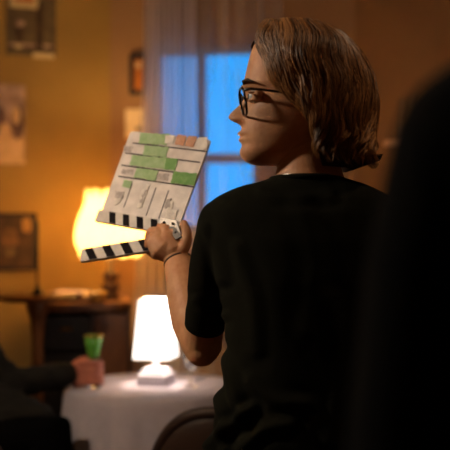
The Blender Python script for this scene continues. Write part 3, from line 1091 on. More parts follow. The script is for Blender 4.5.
# neck
body.rings([ell_ring(HW(x, y, 0), (rx * K, 0, 0), (0, ry * K, 0), 40) for x, y, rx, ry in ((306, 118, 26, 26), (308, 135, 28, 28), (309, 150, 30, 29), (309, 160, 31, 30.5), (309, 170, 32.5, 32), (309, 180, 36, 35), (308, 190, 46, 40), (307, 205, 60, 44), (306, 225, 60, 44))])
TORSO = [(178, 34, .060), (184, 57, .068), (190, 74, .078), (199, 92, .088), (212, 99, .098), (240, 94, .110), (280, 88, .117), (320, 82, .117), (360, 80, .113), (400, 80, .110), (450, 84, .115), (500, 92, .125), (545, 96, .128)]
body.rings([ell_ring(HW(306, y + 6, 0.0), (hw * K * (0.86 if y < 420 else 0.74), 0, 0), (0, d * (0.86 if y < 420 else 0.68), 0), 40, 2.3) for y, hw, d in TORSO])


def limb(mb, pts, rad, n=20, m=10):
    P = smooth_line(pts, m)
    mb.tube(P, np.interp(np.linspace(0, 1, m), np.linspace(0, 1, len(rad)), rad), n)


body.tube([S_, S_ + (E_ - S_) * 0.5, E_], [0.038, 0.0355, 0.0375], 20)
fa = E_ + (WR - E_) * 0.3
body.tube([E_, E_ + (WR - E_) * 0.25, E_ + (WR - E_) * 0.6, WR], [0.0395, 0.046, 0.0405, 0.0266], 20)
body.ball(E_ + np.array([0.0, -0.012, -0.012]), (0.03, 0.026, 0.03))
# left hand, back towards the camera, closed round the hinge end of the sticks
palm = MB()
kn = [W(174, 232, 2.068), W(166, 229.5, 2.074), W(158, 232, 2.076), W(152, 238.5, 2.072)]      # index .. little finger knuckles
body.tube([WR, W(173, 248, 2.062), W(168, 240, 2.066)], [0.0235, 0.024, 0.019], 16)
body.tube([W(172, 252, 2.064), W(163, 246, 2.062), W(158, 240, 2.068)], [0.022, 0.021, 0.015], 16)
body.tube([W(168, 254, 2.066), W(158, 250, 2.066), W(153, 243, 2.070)], [0.019, 0.020, 0.014], 16)
for k_ in kn:
    body.tube([W(172, 250, 2.064), k_], [0.016, 0.0112], 12)
fingers(body, [
    ([kn[0], W(170, 226, 2.092), W(163, 228, 2.112), W(161, 238, 2.110)], [0.0105, 0.0095, 0.009, 0.0078]),
    ([kn[1], W(160, 226, 2.100), W(154, 232, 2.116), W(157, 243, 2.108)], [0.0108, 0.0098, 0.0092, 0.008]),
    ([kn[2], W(151, 232, 2.098), W(149, 240, 2.112), W(155, 250, 2.102)], [0.0106, 0.0098, 0.009, 0.0078]),
    ([kn[3], W(148.5, 242, 2.084), W(149.5, 251, 2.094), W(156, 257, 2.088)], [0.0098, 0.009, 0.0084, 0.0074]),
    ([W(178, 253, 2.056), W(184.5, 246, 2.050), W(187, 235, 2.050), W(184, 224, 2.056)], [0.017, 0.0125, 0.0108, 0.0088])])
# right arm hanging at the far side
S2 = W(399, 226, 1.785)
E2, WR2 = W(412, 372, 1.80), W(408, 500, 1.88)
body.tube([S2, (S2 + E2) / 2, E2], [0.046, 0.04, 0.036], 16)
body.tube([E2, E2 + (WR2 - E2) * 0.3, WR2], [0.035, 0.036, 0.024], 16)
hd = WR2 + np.array([0, 0.01, -0.09])
body.tube([WR2, WR2 + np.array([0, 0.008, -0.05]), hd], [0.024, 0.03, 0.026], 14, flat=0.6)
fingers(body, [([hd + np.array([0, dy, 0]), hd + np.array([-0.004, dy * 1.1 + 0.006, -0.035 * l]), hd + np.array([-0.012, dy * 1.1 + 0.012, -0.07 * l])], [0.0098, 0.0092, 0.008]) for dy, l in ((-0.028, 0.8), (-0.01, 1.0), (0.009, 1.05), (0.027, 0.95))])
fingers(body, [([WR2 + np.array([0, 0.02, -0.03]), WR2 + np.array([-0.01, 0.045, -0.06]), WR2 + np.array([-0.015, 0.05, -0.095])], [0.014, 0.011, 0.009])])
# legs
for s in (-1, 1):
    hx = W(306, 0, HY)[0] + s * 0.085
    body.tube([(hx, HY, 0.84), (hx + s * 0.01, HY + 0.01, 0.47), (hx + s * 0.012, HY - 0.01, 0.09)], [0.075, 0.05, 0.036], 16)
bme = fuse(body, 0.0022, 5, 0.5, 'body')
put(bme, 'body', M_SKIN, person, True)

# eyes, brows
for s in (-1, 1):
    e = put(MB().ball(HW(254.2, 99, s * 19 * K), 0.0118, 24, 16), 'eye', M_EYE, person, True)
    put(MB().ball(HW(248.2, 99, s * 19 * K), (0.0022, 0.0055, 0.0055)), 'iris', M_IRIS, e, True)
    lid = []
    put(MB().tube([HW(244.5, 86.5, s * 9 * K), HW(243.2, 84, s * 18 * K), HW(247, 83.5, s * 26 * K), HW(252.5, 86, s * 32 * K)], [0.002, 0.0032, 0.003, 0.0012], 8), 'eyebrow', M_HAIRBASE, person, True)

# t-shirt
tee = MB()
tee.rings([ell_ring(HW(306, y, 0.0), (hw * K, 0, 0), (0, d, 0), 48, 2.35) for y, hw, d in [(177, 33.5, .0605), (179.5, 40, .064), (184, 57, .070), (190, 74, .080), (199, 92, .092), (212, 99, .104), (240, 95, .118), (280, 89, .124), (320, 83, .124), (350, 81, .122), (375, 84, .124), (410, 93, .130), (450, 102, .136), (500, 108, .140), (535, 109, .140)]])
SD = (E_ - S_) / np.linalg.norm(E_ - S_)
HEM = S_ + (E_ - S_) * 0.82
tee.tube([S_ + np.array([0.006, 0, 0.006]), S_ + (E_ - S_) * 0.3, S_ + (E_ - S_) * 0.6, S_ + (E_ - S_) * 1.0], [0.050, 0.0445, 0.0405, 0.0400], 24)
tee.tube([HW(262, 205, 0), S_ + np.array([0.02, 0, 0.01])], [0.04, 0.044], 20)
HEM2 = S2 + (E2 - S2) * 0.78
tee.tube([S2, S2 + (E2 - S2) * 0.3, S2 + (E2 - S2) * 0.6, S2 + (E2 - S2) * 1.0], [0.050, 0.048, 0.047, 0.047], 20)
tee.tube([HW(350, 205, 0), S2 + np.array([-0.02, 0, 0.01])], [0.04, 0.044], 20)
tme = fuse(tee, 0.0045, 9, 0.5, 't_shirt')
# folds of the cloth: soft noise plus the pulls the photo shows
V = vget(tme)
N_ = nget(tme)
PX = 225 + FPX * V[:, 0] / V[:, 1]
PYY = 225 - FPX * (V[:, 2] - CAMH) / V[:, 1]
disp = np.array([noise.noise(Vector((v[0] * 9, v[1] * 9, v[2] * 5))) * 0.004 + noise.noise(Vector((v[0] * 26, v[1] * 26, v[2] * 12))) * 0.0012 for v in V])
folds = [((206, 446), (226, 428), (250, 408), 5, .008), ((222, 356), (232, 385), (243, 425), 5, .006), ((214, 392), (222, 420), (222, 450), 4.5, .006), ((240, 450), (262, 430), (290, 424), 6, .006),
         ((236, 250), (252, 300), (256, 350), 7, .004), ((205, 228), (216, 250), (222, 280), 5, .004), ((196, 300), (208, 312), (224, 316), 4, .0035), ((300, 205), (315, 260), (310, 330), 9, .003), ((262, 190), (285, 196), (330, 196), 5, .0025), ((250, 380), (275, 400), (310, 404), 6, .004), ((330, 300), (338, 360), (330, 440), 8, .004)]
for a, b, c, wd, am in folds:
    C = smooth_line([a, b, c], 24)
    d2 = np.min((PX[:, None] - C[None, :, 0]) ** 2 + (PYY[:, None] - C[None, :, 1]) ** 2, axis=1)
    dd = np.sqrt(d2)
    disp += np.where(N_[:, 1] < 0.3, am * (np.exp(-(dd / wd) ** 2) - 0.55 * np.exp(-((dd - 2.0 * wd) / wd) ** 2)), 0)
V = V + N_ * disp[:, None]
vset(tme, V)
cut(tme, HEM, SD, HEM + SD * 0.03, 0.085)
SD2 = (E2 - S2) / np.linalg.norm(E2 - S2)
cut(tme, HEM2, SD2, HEM2 + SD2 * 0.03, 0.085)
cut(tme, HW(306, 530, 0), (0, 0, -1), HW(306, 530, 0), 0.4)
cut(tme, HW(306, 178.3, 0), (0.0, 0.10, 1), HW(306, 178, 0), 0.11)
tee_o = put(tme, 't_shirt', M_TEE, person, True)
sd = tee_o.modifiers.new('t', 'SOLIDIFY')
sd.thickness = 0.002
sd.offset = -1
col_r = [HW(306 + 35.0 * math.cos(a), 179.2 + 1.0 * math.sin(a), 0.0625 * math.sin(a)) for a in np.linspace(0, 2 * math.pi, 41)]
put(MB().tube(col_r, 0.0045, 8, False), 'collar', M_TEE, tee_o, True)
u_ = np.cross(SD, (0, 1, 0))
u_ /= np.linalg.norm(u_)
w_ = np.cross(SD, u_)
hp = HEM - SD * 0.004
# trousers and shoes
trs = MB()
for s in (-1, 1):
    hx = W(306, 0, HY)[0] + s * 0.085
    trs.tube([(hx, HY, 0.86), (hx + s * 0.01, HY + 0.01, 0.47), (hx + s * 0.012, HY - 0.01, 0.07)], [0.094, 0.074, 0.062], 20)
trs.rings([ell_ring((W(306, 0, HY)[0], HY, z), (a, 0, 0), (0, b, 0), 32, 2.3) for z, a, b in ((0.78, 0.16, 0.10), (0.86, 0.17, 0.115), (0.95, 0.158, 0.11))])
put(fuse(trs, 0.01, 4), 'trousers', M_DENIM, person, True)
for s in (-1, 1):
    hx = W(306, 0, HY)[0] + s * 0.097
    sh_ = MB().tube([(hx, HY - 0.05, 0.05), (hx, HY + 0.04, 0.05), (hx, HY + 0.12, 0.036), (hx, HY + 0.17, 0.03)], [0.046, 0.045, 0.038, 0.026], 16, flat=0.9)
    for i_, p in enumerate(sh_.v):
        sh_.v[i_] = (p[0], p[1], max(p[2], 0.0))
    put(sh_, 'shoe', M_SHOE, person, True)

# glasses
gls = put(MB().tube([HW(243.3, 98.5, -8 * K), HW(241, 97, 0), HW(243.3, 98.5, 8 * K)], 0.0018, 8), 'glasses', M_FRAME, person, True)
for s in (-1, 1):
    def rim(a, q=1.0):
        ca, sa = math.cos(a), math.sin(a)
        e = 3.0
        dy = 13.2 * math.copysign(abs(sa) ** (2 / e), sa) * q
        ds = 14.2 * math.copysign(abs(ca) ** (2 / e), ca) * q
        return HW(242.0 + dy * 0.17 + (ds * 0.14 + 0.8), 104.5 + dy, s * (21 + ds) * K)
    put(MB().tube([rim(a) for a in np.linspace(0, 2 * math.pi, 41)], 0.0021, 8, False), 'rim', M_FRAME, gls, True)
    lp = [rim(a, 0.99) for a in np.linspace(0, 2 * math.pi, 40, endpoint=False)]
    put(MB().prism(lp, (0.0012, 0, 0)), 'lens', M_GLASS, gls)
    put(MB().tube([HW(244.5, 94.5, s * 35.5 * K), HW(250, 94.0, s * 39.5 * K), HW(262, 95.5, s * 43.5 * K), HW(290, 99.5, s * 45.5 * K), HW(308, 101, s * 45 * K), HW(318, 112, s * 43 * K)], [0.0028, 0.0026, 0.0023, 0.002, 0.002, 0.002], 8), 'temple_arm', M_FRAME, gls, True)

# bracelet and neck chain
fd = (WR - E_) / np.linalg.norm(WR - E_)
bu = np.cross(fd, (0, 0, 1.0))
bu /= np.linalg.norm(bu)
bv_ = np.cross(fd, bu)
bc = WR - fd * 0.006
put(MB().tube([bc + 0.0274 * (math.cos(a) * bu + math.sin(a) * bv_) + fd * 0.004 * math.sin(a + 1) for a in np.linspace(0, 2 * math.pi, 33)], 0.0024, 8, False), 'bracelet', M_CORD, person, True)
put(MB().tube([HW(308.5 + 33.5 * math.cos(a), 175.8 + 0.6 * math.sin(a), 0.0592 * math.sin(a)) for a in np.linspace(0, 2 * math.pi, 49)], 0.0011, 6, False), 'neck_chain', M_SILVER, person, True)

# ---- hair: an under-layer plus some thousands of strands laid in wavy locks
HOUT = np.array([(248, 40), (258, 22), (268, 19.5), (288, 18.5), (316, 21), (341, 33), (361, 53), (373, 77), (378.5, 102), (377, 123), (373.5, 143), (377, 158), (374, 190), (352, 225), (300, 230), (262, 205), (246, 160), (240, 110), (242, 70)], float)
HC = np.array([313.0, 96.0])


def out_r(al):
    """radius of the outline polygon along direction al from the centre"""
    d = np.stack([np.cos(al), np.sin(al)], -1)
    best = np.full(al.shape, 1e9)
    n = len(HOUT)
    for i in range(n):
        p, q = HOUT[i] - HC, HOUT[(i + 1) % n] - HC
        e = q - p
        den = d[..., 0] * e[1] - d[..., 1] * e[0]
        den = np.where(abs(den) < 1e-9, 1e-9, den)
        t = (p[0] * e[1] - p[1] * e[0]) / den
        u = (p[0] * d[..., 1] - p[1] * d[..., 0]) / den
        ok = (t > 0) & (u >= -1e-6) & (u <= 1 + 1e-6)
        best = np.where(ok & (t < best), t, best)
    return best


AL = np.linspace(-math.pi, math.pi, 721)
RL = out_r(AL)
RL = np.convolve(np.concatenate([RL[-13:-1], RL, RL[1:13]]), np.ones(25) / 25, 'valid')


def hair_depth(px, py):
    dx, dy = px - HC[0], py - HC[1]
    rho = np.hypot(dx, dy) / np.interp(np.arctan2(dy, dx), AL, RL)
    d = 0.098 * np.sqrt(np.clip(1 - np.clip(rho, 0, 1) ** 2.4, 0, 1))
    return np.maximum(d, np.where(rho < 0.99, head_depth(px, np.clip(py, 26, 165)) + 0.004, 0) * (py < 150))


def Z2(L):
    return [(220 + x / 2.5, 10 + y / 2.5) for x, y in L]


GUID = [Z2(g) for g in (
    [(112, 36), (92, 62), (96, 104), (116, 152), (146, 204), (186, 254), (224, 284)],
    [(128, 30), (118, 64), (124, 112), (144, 164), (168, 218), (208, 262), (246, 292)],
    [(150, 27), (156, 70), (152, 124), (176, 184), (194, 234), (222, 284), (236, 330), (240, 372)],
    [(190, 25), (206, 70), (198, 124), (220, 184), (226, 244), (238, 300), (232, 356), (246, 404)],
    [(226, 28), (256, 72), (254, 132), (274, 196), (270, 258), (288, 320), (280, 366), (296, 408)],
    [(256, 38), (300, 88), (304, 150), (322, 214), (314, 274), (330, 332), (322, 372), (330, 410)],
    [(280, 48), (330, 100), (346, 160), (356, 220), (350, 282), (358, 334), (348, 374), (362, 400)],
    [(294, 56), (346, 108), (376, 168), (384, 228), (384, 288), (370, 338), (370, 380), (408, 384)],
    [(300, 60), (352, 112), (388, 170), (401, 230), (398, 284), (384, 334), (386, 366), (416, 366)])]
NS = 18
G = np.array([smooth_line(g, NS) for g in GUID])            # guides x points x 2
GI = np.linspace(0, len(G) - 1, 200)


def guide(g):
    i = min(int(g), len(G) - 2)
    return G[i] * (1 - (g - i)) + G[i + 1] * (g - i)


# under-layer: the outline of the hair as two domed sheets
def cap_sheet():
    P, F = [], []
    nu, nv = 60, 30
    for s in (-1, 1):
        o = len(P)
        for i in range(nu):
            g = guide(i / (nu - 1) * (len(G) - 1))
            g = smooth_line(g, nv)
            for p in g:
                q = HC + (p - HC) * 0.955
                d = float(hair_depth(np.array([q[0]]), np.array([q[1]]))[0])
                P.append(HW(q[0], q[1], s * max(d * 0.92 - 0.003, 0.0)))
        for i in range(nu - 1):
            for j in range(nv - 1):
                F.append((o + i * nv + j, o + i * nv + j + 1, o + (i + 1) * nv + j + 1, o + (i + 1) * nv + j))
    # crown and front hairline, joining the two sides across the top of the forehead
    o = len(P)
    nr, na = 14, 56
    for i in range(nr):
        f = i / (nr - 1)
        for j in range(na):
            a = 2 * math.pi * j / na
            py = 20.0 + f * (24.0 + 3.0 * math.sin(5 * a))
            p2 = min(max(py + 4.5 * (1 - f), 25.5), 60)
            fr_, bk_, hw = head_col(p2, 1) - 3.0, head_col(p2, 2) + 3.5, head_col(p2, 3) + 3.5
            cx = fr_ + (bk_ - fr_) * 0.56
            g = min(1.0, 0.16 + 1.3 * f ** 0.5)
            ca, sa = math.cos(a), math.sin(a)
            P.append(HW(cx - g * ca * ((cx - fr_) if ca > 0 else (bk_ - cx)), py, g * sa * hw * K))
    for i in range(nr - 1):
        for j in range(na):
            k = (j + 1) % na
            F.append((o + i * na + j, o + i * na + k, o + (i + 1) * na + k, o + (i + 1) * na + j))
    return MB().add(P, F)


hair = put(cap_sheet(), 'hair', M_HAIRBASE, person, True)
NT = 16


def strands(nlock, per, sign, seed, curl=False):
    r = np.random.default_rng(seed)
    VV, FF, TT = [], [], []
    off = 0
    for k in range(nlock):
        g0 = (len(G) - 1) * r.uniform() ** 0.8
        t0 = max(0.0, r.uniform(-0.25, 0.45))
        t1 = r.uniform(0.74, 1.0)
        wid = r.uniform(4.0, 10.0)
        ph, wl_, am = 1.1 * g0 + 0.7 * r.normal(), r.uniform(1.8, 2.3), r.uniform(2.0, 6.0)
        lay = r.uniform(0.90, 0.99)
        lift = r.uniform(-0.004, 0.009)
        tone = r.uniform(0.2, 0.75)
        dam = 0.006
        if curl:                                             # loose curls lying on top
            wid, am, wl_, dam = r.uniform(1.5, 4.0), r.uniform(3.5, 7.5), r.uniform(2.0, 3.2), r.uniform(0.006, 0.011)
            ph, lift, tone, t0 = r.uniform(0, 6.28), r.uniform(0.003, 0.009), r.uniform(0.45, 1.0), r.uniform(0.0, 0.5)
        for _ in range(per):
            a, rad = r.uniform(0, 6.28), math.sqrt(r.uniform(0, 1))
            gg = min(max(g0 + 0.02 * r.normal(), 0), len(G) - 1 - 1e-6)
            cen = guide(gg)
            tt = np.linspace(t0, t1 - 0.06 * r.uniform(), NT)
            x = np.interp(tt, np.linspace(0, 1, NS), cen[:, 0])
            y = np.interp(tt, np.linspace(0, 1, NS), cen[:, 1])
            tx, ty = np.gradient(x), np.gradient(y)
            l = np.hypot(tx, ty) + 1e-6
            nx, ny = -ty / l, tx / l
            u = np.linspace(0, 1, NT)
            prof_ = wid * (0.55 + 0.6 * np.sin(np.pi * np.clip(u, 0, 1)) - 0.35 * u)
            latw = am * u * np.sin(wl_ * 2 * np.pi * tt + ph)
            lat = rad * math.cos(a) * prof_ + latw
            x = x + nx * lat
            y = y + ny * lat
            x = HC[0] + (x - HC[0]) * lay
            y = HC[1] + (y - HC[1]) * lay
            rho_ = np.hypot(x - HC[0], y - HC[1]) / np.interp(np.arctan2(y - HC[1], x - HC[0]), AL, RL)
            lim = np.where(y < 146, np.minimum(1.0, (1.0 - 0.012 * r.uniform(-1, 1)) / np.maximum(rho_, 1e-3)), 1.0)
            x = HC[0] + (x - HC[0]) * lim
            y = HC[1] + (y - HC[1]) * lim
            d = hair_depth(x, y)
            d = d + lift + rad * math.sin(a) * prof_ * K * 0.55 + dam * u * np.cos(wl_ * 2 * np.pi * tt + ph)
            P = np.stack([(x - 225) * K, HY + sign * d, CAMH - (y - 225) * K], 1)
            T = np.gradient(P, axis=0)
            T /= np.linalg.norm(T, axis=1)[:, None] + 1e-9
            U = np.cross(T, (0.3, sign * 1.0, 0.2))
            U /= np.linalg.norm(U, axis=1)[:, None] + 1e-9
            Wv = np.cross(T, U)
            rr = (r.uniform(0.00035, 0.0007) * np.array([1.0] * (NT - 4) + [0.85, 0.65, 0.4, 0.12]))[:, None]
            for j in range(3):
                b = 2 * math.pi * j / 3
                VV.append(P + rr * (math.cos(b) * U + math.sin(b) * Wv))
            TT.append(np.full(3 * NT, min(max(tone + 0.22 * r.normal(), 0), 1)))
            base = off
            for j in range(3):
                k2 = (j + 1) % 3
                i = np.arange(NT - 1)
                FF.append(np.stack([base + j * NT + i, base + k2 * NT + i, base + k2 * NT + i + 1, base + j * NT + i + 1], 1))
            off += 3 * NT
    return np.concatenate(VV), np.concatenate(FF), np.concatenate(TT)


def strand_mesh(name, v, f, tn):
    me = bpy.data.meshes.new(name)
    me.vertices.add(len(v))
    me.vertices.foreach_set('co', v.astype(np.float32).ravel())
    me.loops.add(f.size)
    me.loops.foreach_set('vertex_index', f.astype(np.int32).ravel())
    me.polygons.add(len(f))
    me.polygons.foreach_set('loop_start', np.arange(0, f.size, 4, dtype=np.int32))
    me.update(calc_edges=True)
    at = me.attributes.new('tone', 'FLOAT', 'POINT')
    at.data.foreach_set('value', tn.astype(np.float32))
    return me


va, fa_, ta = strands(190, 44, -1, 5)
vc, fc_, tc_ = strands(75, 30, -1, 8, True)
fa_ = np.vstack([fa_, fc_ + len(va)])
va, ta = np.vstack([va, vc]), np.concatenate([ta, tc_])
vb, fb_, tb = strands(60, 22, 1, 6)
so = put(strand_mesh('strands', np.vstack([va, vb]), np.vstack([fa_, fb_ + len(va)]), np.concatenate([ta, tb])), 'hair_strands', M_HAIR, hair, True)
so['kind'] = 'stuff'

# ------------------------------------------------------------------ the clapperboard
TLc = np.array([-0.20751, 2.22942, 1.53617])
U_ = np.array([0.82091, -0.55487, -0.13505])
V_ = np.array([-0.30694, -0.22928, -0.92370])
N3 = -np.cross(U_, V_)
BW, BH = 0.216, 0.216


def bp_(u, v, d=0.0):
    return TLc + U_ * u + V_ * v + N3 * d


def px_uv(px, py):
    """board coordinates of a photo pixel"""
    r = np.array([(px - 225) / FPX, 1.0, -(py - 225) / FPX])
    c0 = np.array([0, 0, CAMH])
    t = np.dot(TLc - c0, N3) / np.dot(r, N3)
    q = c0 + r * t - TLc
    return float(np.dot(q, U_)), float(np.dot(q, V_))


def plate(uv, d0, d1):
    return MB().prism([bp_(u, v, d0) for u, v in uv], N3 * (d1 - d0))


def quad_px(P, d0, d1):
    return plate([px_uv(*p) for p in P], d0, d1)


def ragged(P, amp=0.7, seed=0):
    r = random.Random(seed)
    out_ = []
    for i in range(len(P)):
        a, b = P[i], P[(i + 1) % len(P)]
        n = max(2, int(math.hypot(b[0] - a[0], b[1] - a[1]) / 2.2))
        for k in range(n):
            t = k / n
            j = 0 if k == 0 else amp
            out_.append((a[0] + (b[0] - a[0]) * t + r.uniform(-j, j), a[1] + (b[1] - a[1]) * t + r.uniform(-j, j) * 0.8))
    return out_


def ZC(L):
    """pixel list read from a 3x enlargement of the board"""
    return [(70 + x / 3, 120 + y / 3) for x, y in L]


clap = thing('clapperboard', 'worn white film clapperboard with green tape held open upside down in the hand', 'clapperboard', tuple(bp_(BW * 0.85, BH, 0)))
rr_ = 0.006
out = []
for cx_, cy_, a0 in ((BW - rr_, rr_, -90), (BW - rr_, BH - 0.015, 0), (0.001, BH - 0.015, 90), (rr_, rr_, 180)):
    r_ = rr_ if cy_ < 0.1 else 0.001
    for a in (0, 30, 60, 90):
        out.append((cx_ + r_ * math.cos(math.radians(a0 + a)), cy_ + r_ * math.sin(math.radians(a0 + a))))
put(plate(out, -0.005, 0.0), 'board', M_CLAP, clap)
# fixed stick with its black stripes
s0 = px_uv(97, 220.5)
SH = 0.027
stf = put(plate([(-0.006, BH - SH), (BW, BH - SH), (BW, BH), (-0.006, BH)], -0.007, 0.004), 'fixed_stick', M_CLAP2, clap, bevel=0.0012)


def stripes(par, org, du, dv, L, h, first, step, wid, slant, cnt):
    for k in range(cnt):
        a = first + k * step
        q = [(a, 0.0012), (a + wid, 0.0012), (a + wid + slant, h - 0.0012), (a + slant, h - 0.0012)]
        q = [(org[0] + du[0] * x + dv[0] * y, org[1] + du[1] * x + dv[1] * y) for x, y in q]
        put(plate(q, 0.0041, 0.0047), 'stripe', M_CLAPB, par)


ua = px_uv(112.5, 213)[0]
stripes(stf, (0.0, BH - SH), (1, 0), (0, 1), BW, SH, ua - 0.006, 0.0378, 0.0170, 0.011, 5)
# swinging stick
pL0, pL1 = np.array(px_uv(82.5, 249.5)), np.array(px_uv(150, 238.5))
dS = (pL1 - pL0) / np.linalg.norm(pL1 - pL0)
pB = np.array(px_uv(83, 262.0))
nS = np.array([-dS[1], dS[0]])
hS = float(np.dot(pB - pL0, nS))
LS = 0.232
q = [pL0, pL0 + dS * LS, pL0 + dS * LS + nS * hS, pL0 + nS * hS]
sts = put(plate([tuple(p) for p in q], -0.007, 0.004), 'swinging_stick', M_CLAP2, clap, bevel=0.0012)
stripes(sts, pL0, dS, nS, LS, hS, 0.008, 0.0455, 0.021, 0.017, 4)
hinge = plate([px_uv(*p) for p in ((161, 219), (178, 221), (184, 240), (160, 238))], 0.0048, 0.0066)
ho = put(hinge, 'hinge_plate', mat('grey_hinge', (168, 158, 152), rough=0.45, metal=0.3, rgb2=(120, 112, 108), vscale=60), clap, bevel=0.0006)
for p in ((166, 224), (175, 225), (178, 234)):
    u, v = px_uv(*p)
    put(MB().tube([bp_(u, v, 0.0066), bp_(u, v, 0.009)], 0.003, 10), 'screw', M_DARKMETAL, ho, True)
put(quad_px([(170, 229), (176, 228), (184, 238), (178, 241)], 0.0068, 0.010), 'hinge_clip', M_DARKMETAL, ho)
# ruled lines of the board
for a, b in (((190, 66), (410, 98)), ((165, 100), (390, 126)), ((155, 135), (315, 158)), ((145, 168), (372, 202))):
    (u0, v0), (u1, v1) = [px_uv(*p) for p in ZC([a, b])]
    v = (v0 + v1) / 2
    put(plate([(u0, v - 0.0014), (u1, v - 0.0014), (u1, v + 0.0014), (u0, v + 0.0014)], 0.0, 0.0006), 'ruled_line', M_INK, clap)
for a, b in (((188, 192), (160, 262)), ((258, 203), (228, 288)), ((300, 212), (262, 296))):
    (u0, v0), (u1, v1) = [px_uv(*p) for p in ZC([a, b])]
    u = (u0 + u1) / 2
    put(plate([(u - 0.0008, v0), (u + 0.0008, v0), (u + 0.0008, min(v1, BH - SH)), (u - 0.0008, min(v1, BH - SH))], 0.0, 0.0006), 'ruled_line', M_INK, clap)
# strips of tape
TAPES = [
    ('green_tape', M_TAPEG, [(212, 40), (300, 42), (290, 76), (206, 70)]), ('green_tape', M_TAPEG, [(224, 77), (296, 82), (290, 113), (219, 106)]),
    ('green_tape', M_TAPEG, [(188, 106), (325, 117), (316, 152), (180, 137)]), ('green_tape', M_TAPEG, [(200, 144), (266, 152), (256, 183), (191, 173)]),
    ('green_tape', M_TAPEG2, [(312, 155), (382, 161), (374, 197), (302, 190)]), ('green_tape', M_TAPEG2, [(290, 114), (325, 117), (316, 152), (284, 148)]),
    ('green_tape', M_TAPEG, [(163, 180), (188, 184), (180, 206), (157, 200)]),
    ('orange_tape', M_TAPEO, [(324, 45), (352, 48), (342, 79), (316, 75)]), ('orange_tape', M_TAPEO, [(356, 48), (382, 50), (372, 82), (346, 79)]),
    ('white_tape', M_TAPEW, [(386, 52), (414, 54), (412, 84), (398, 92), (380, 84)]), ('white_tape', M_TAPEW, [(222, 190), (240, 196), (214, 264), (202, 266), (210, 226)]),
    ('white_tape', M_TAPEW, [(142, 212), (164, 218), (150, 248), (136, 256), (134, 236)]), ('white_tape', M_TAPEW, [(296, 246), (312, 244), (306, 268), (326, 270), (314, 300), (286, 296), (290, 272)]),
    ('white_tape', M_TAPEW, [(286, 46), (318, 48), (310, 72), (284, 70)])]
for i, (nm, m, L) in enumerate(TAPES):
    put(quad_px(ragged(ZC(L), 0.6, i), 0.0007 + 0.00004 * i, 0.0014 + 0.00004 * i), nm, m, clap)
for i, L in enumerate(([(160, 78), (192, 80), (184, 98), (158, 95)], [(160, 146), (192, 150), (186, 166), (154, 160)], [(262, 160), (300, 164), (292, 184), (258, 178)], [(138, 214), (164, 216), (158, 236), (136, 234)], [(290, 240), (306, 236), (302, 262), (286, 266)], [(228, 210), (234, 212), (216, 250), (211, 248)])):
    put(quad_px(ragged(ZC(L), 1.0, 40 + i), 0.0001, 0.0005 if i < 3 else 0.0022), 'marker_smudge', M_SMUDGE, clap)

# ------------------------------------------------------------------ figures only partly in frame


def simple_head(mb, base, yaw, scale=1.0):
    """reuses the modelled head; base = point under the chin on the neck axis"""
    c, s = math.cos(yaw), math.sin(yaw)

    def tw(px, py, sd_):
        f, l, z = (308 - px) * K * scale, sd_ * scale, (165 - py) * K * scale
        return np.array([base[0] + f * c - l * s, base[1] + f * s + l * c, base[2] + z])
    head_mesh(mb, tw, 60, 60)
    return tw


def hair_cap(tw, name, m, par):
    P, F = [], []
    nz, na = 26, 48
    for i in range(nz):
        py = 17 + (150 - 17) * i / (nz - 1)
        p2 = min(max(py, 26), 160)
        fr_, bk_, hw = head_col(p2, 1), head_col(p2, 2) + 8, head_col(p2, 3) + 5
        cx = fr_ + (bk_ - fr_) * 0.56
        sc = min(1.0, math.sqrt(max(0.02, (py - 16) / 22)))
        front = np.interp(py, [17, 40, 60, 100, 150], [0.0, 0.0, 0.9, 1.75, 1.95])
        for j in range(na):
            a = front + (2 * math.pi - 2 * front) * j / (na - 1)
            f = math.cos(a) * ((cx - fr_ + 5) if math.cos(a) > 0 else (bk_ - cx)) * sc
            P.append(tw(cx - f, py, math.sin(a) * hw * K * sc))
    for i in range(nz - 1):
        for j in range(na - 1):
            F.append((i * na + j, i * na + j + 1, (i + 1) * na + j + 1, (i + 1) * na + j))
    o = put(MB().add(P, F), name, m, par, True)
    s = o.modifiers.new('t', 'SOLIDIFY')
    s.thickness = 0.008
    s.offset = -1
    return o


# ---- black-clad person close to the camera on the right, seen from behind
FX, FY = 0.301, 0.70
fp = thing('person', 'person in black close to the camera, only a blurred shoulder and arm showing', 'person', (FX, FY, 0))
fb = MB()
tw = simple_head(fb, (FX, FY + 0.02, 1.50), math.radians(90))
fb.tube([(FX, FY, 1.36), (FX, FY, 1.46), (FX, FY + 0.02, 1.56)], [0.075, 0.055, 0.055], 16)
TS = [(1.47, 0.07, 0.07), (1.44, 0.13, 0.085), (1.40, 0.175, 0.095), (1.30, 0.175, 0.11), (1.15, 0.165, 0.115), (1.0, 0.15, 0.11), (0.88, 0.17, 0.12), (0.80, 0.17, 0.12)]
fb.rings([ell_ring((FX, FY, z - 0.012), (a * 0.9, 0, 0), (0, b * 0.88, 0), 28, 2.3) for z, a, b in TS])
jk = MB()
jk.rings([ell_ring((FX, FY, z), (a, 0, 0), (0, b, 0), 32, 2.3) for z, a, b in [(1.485, 0.065, 0.068)] + TS])
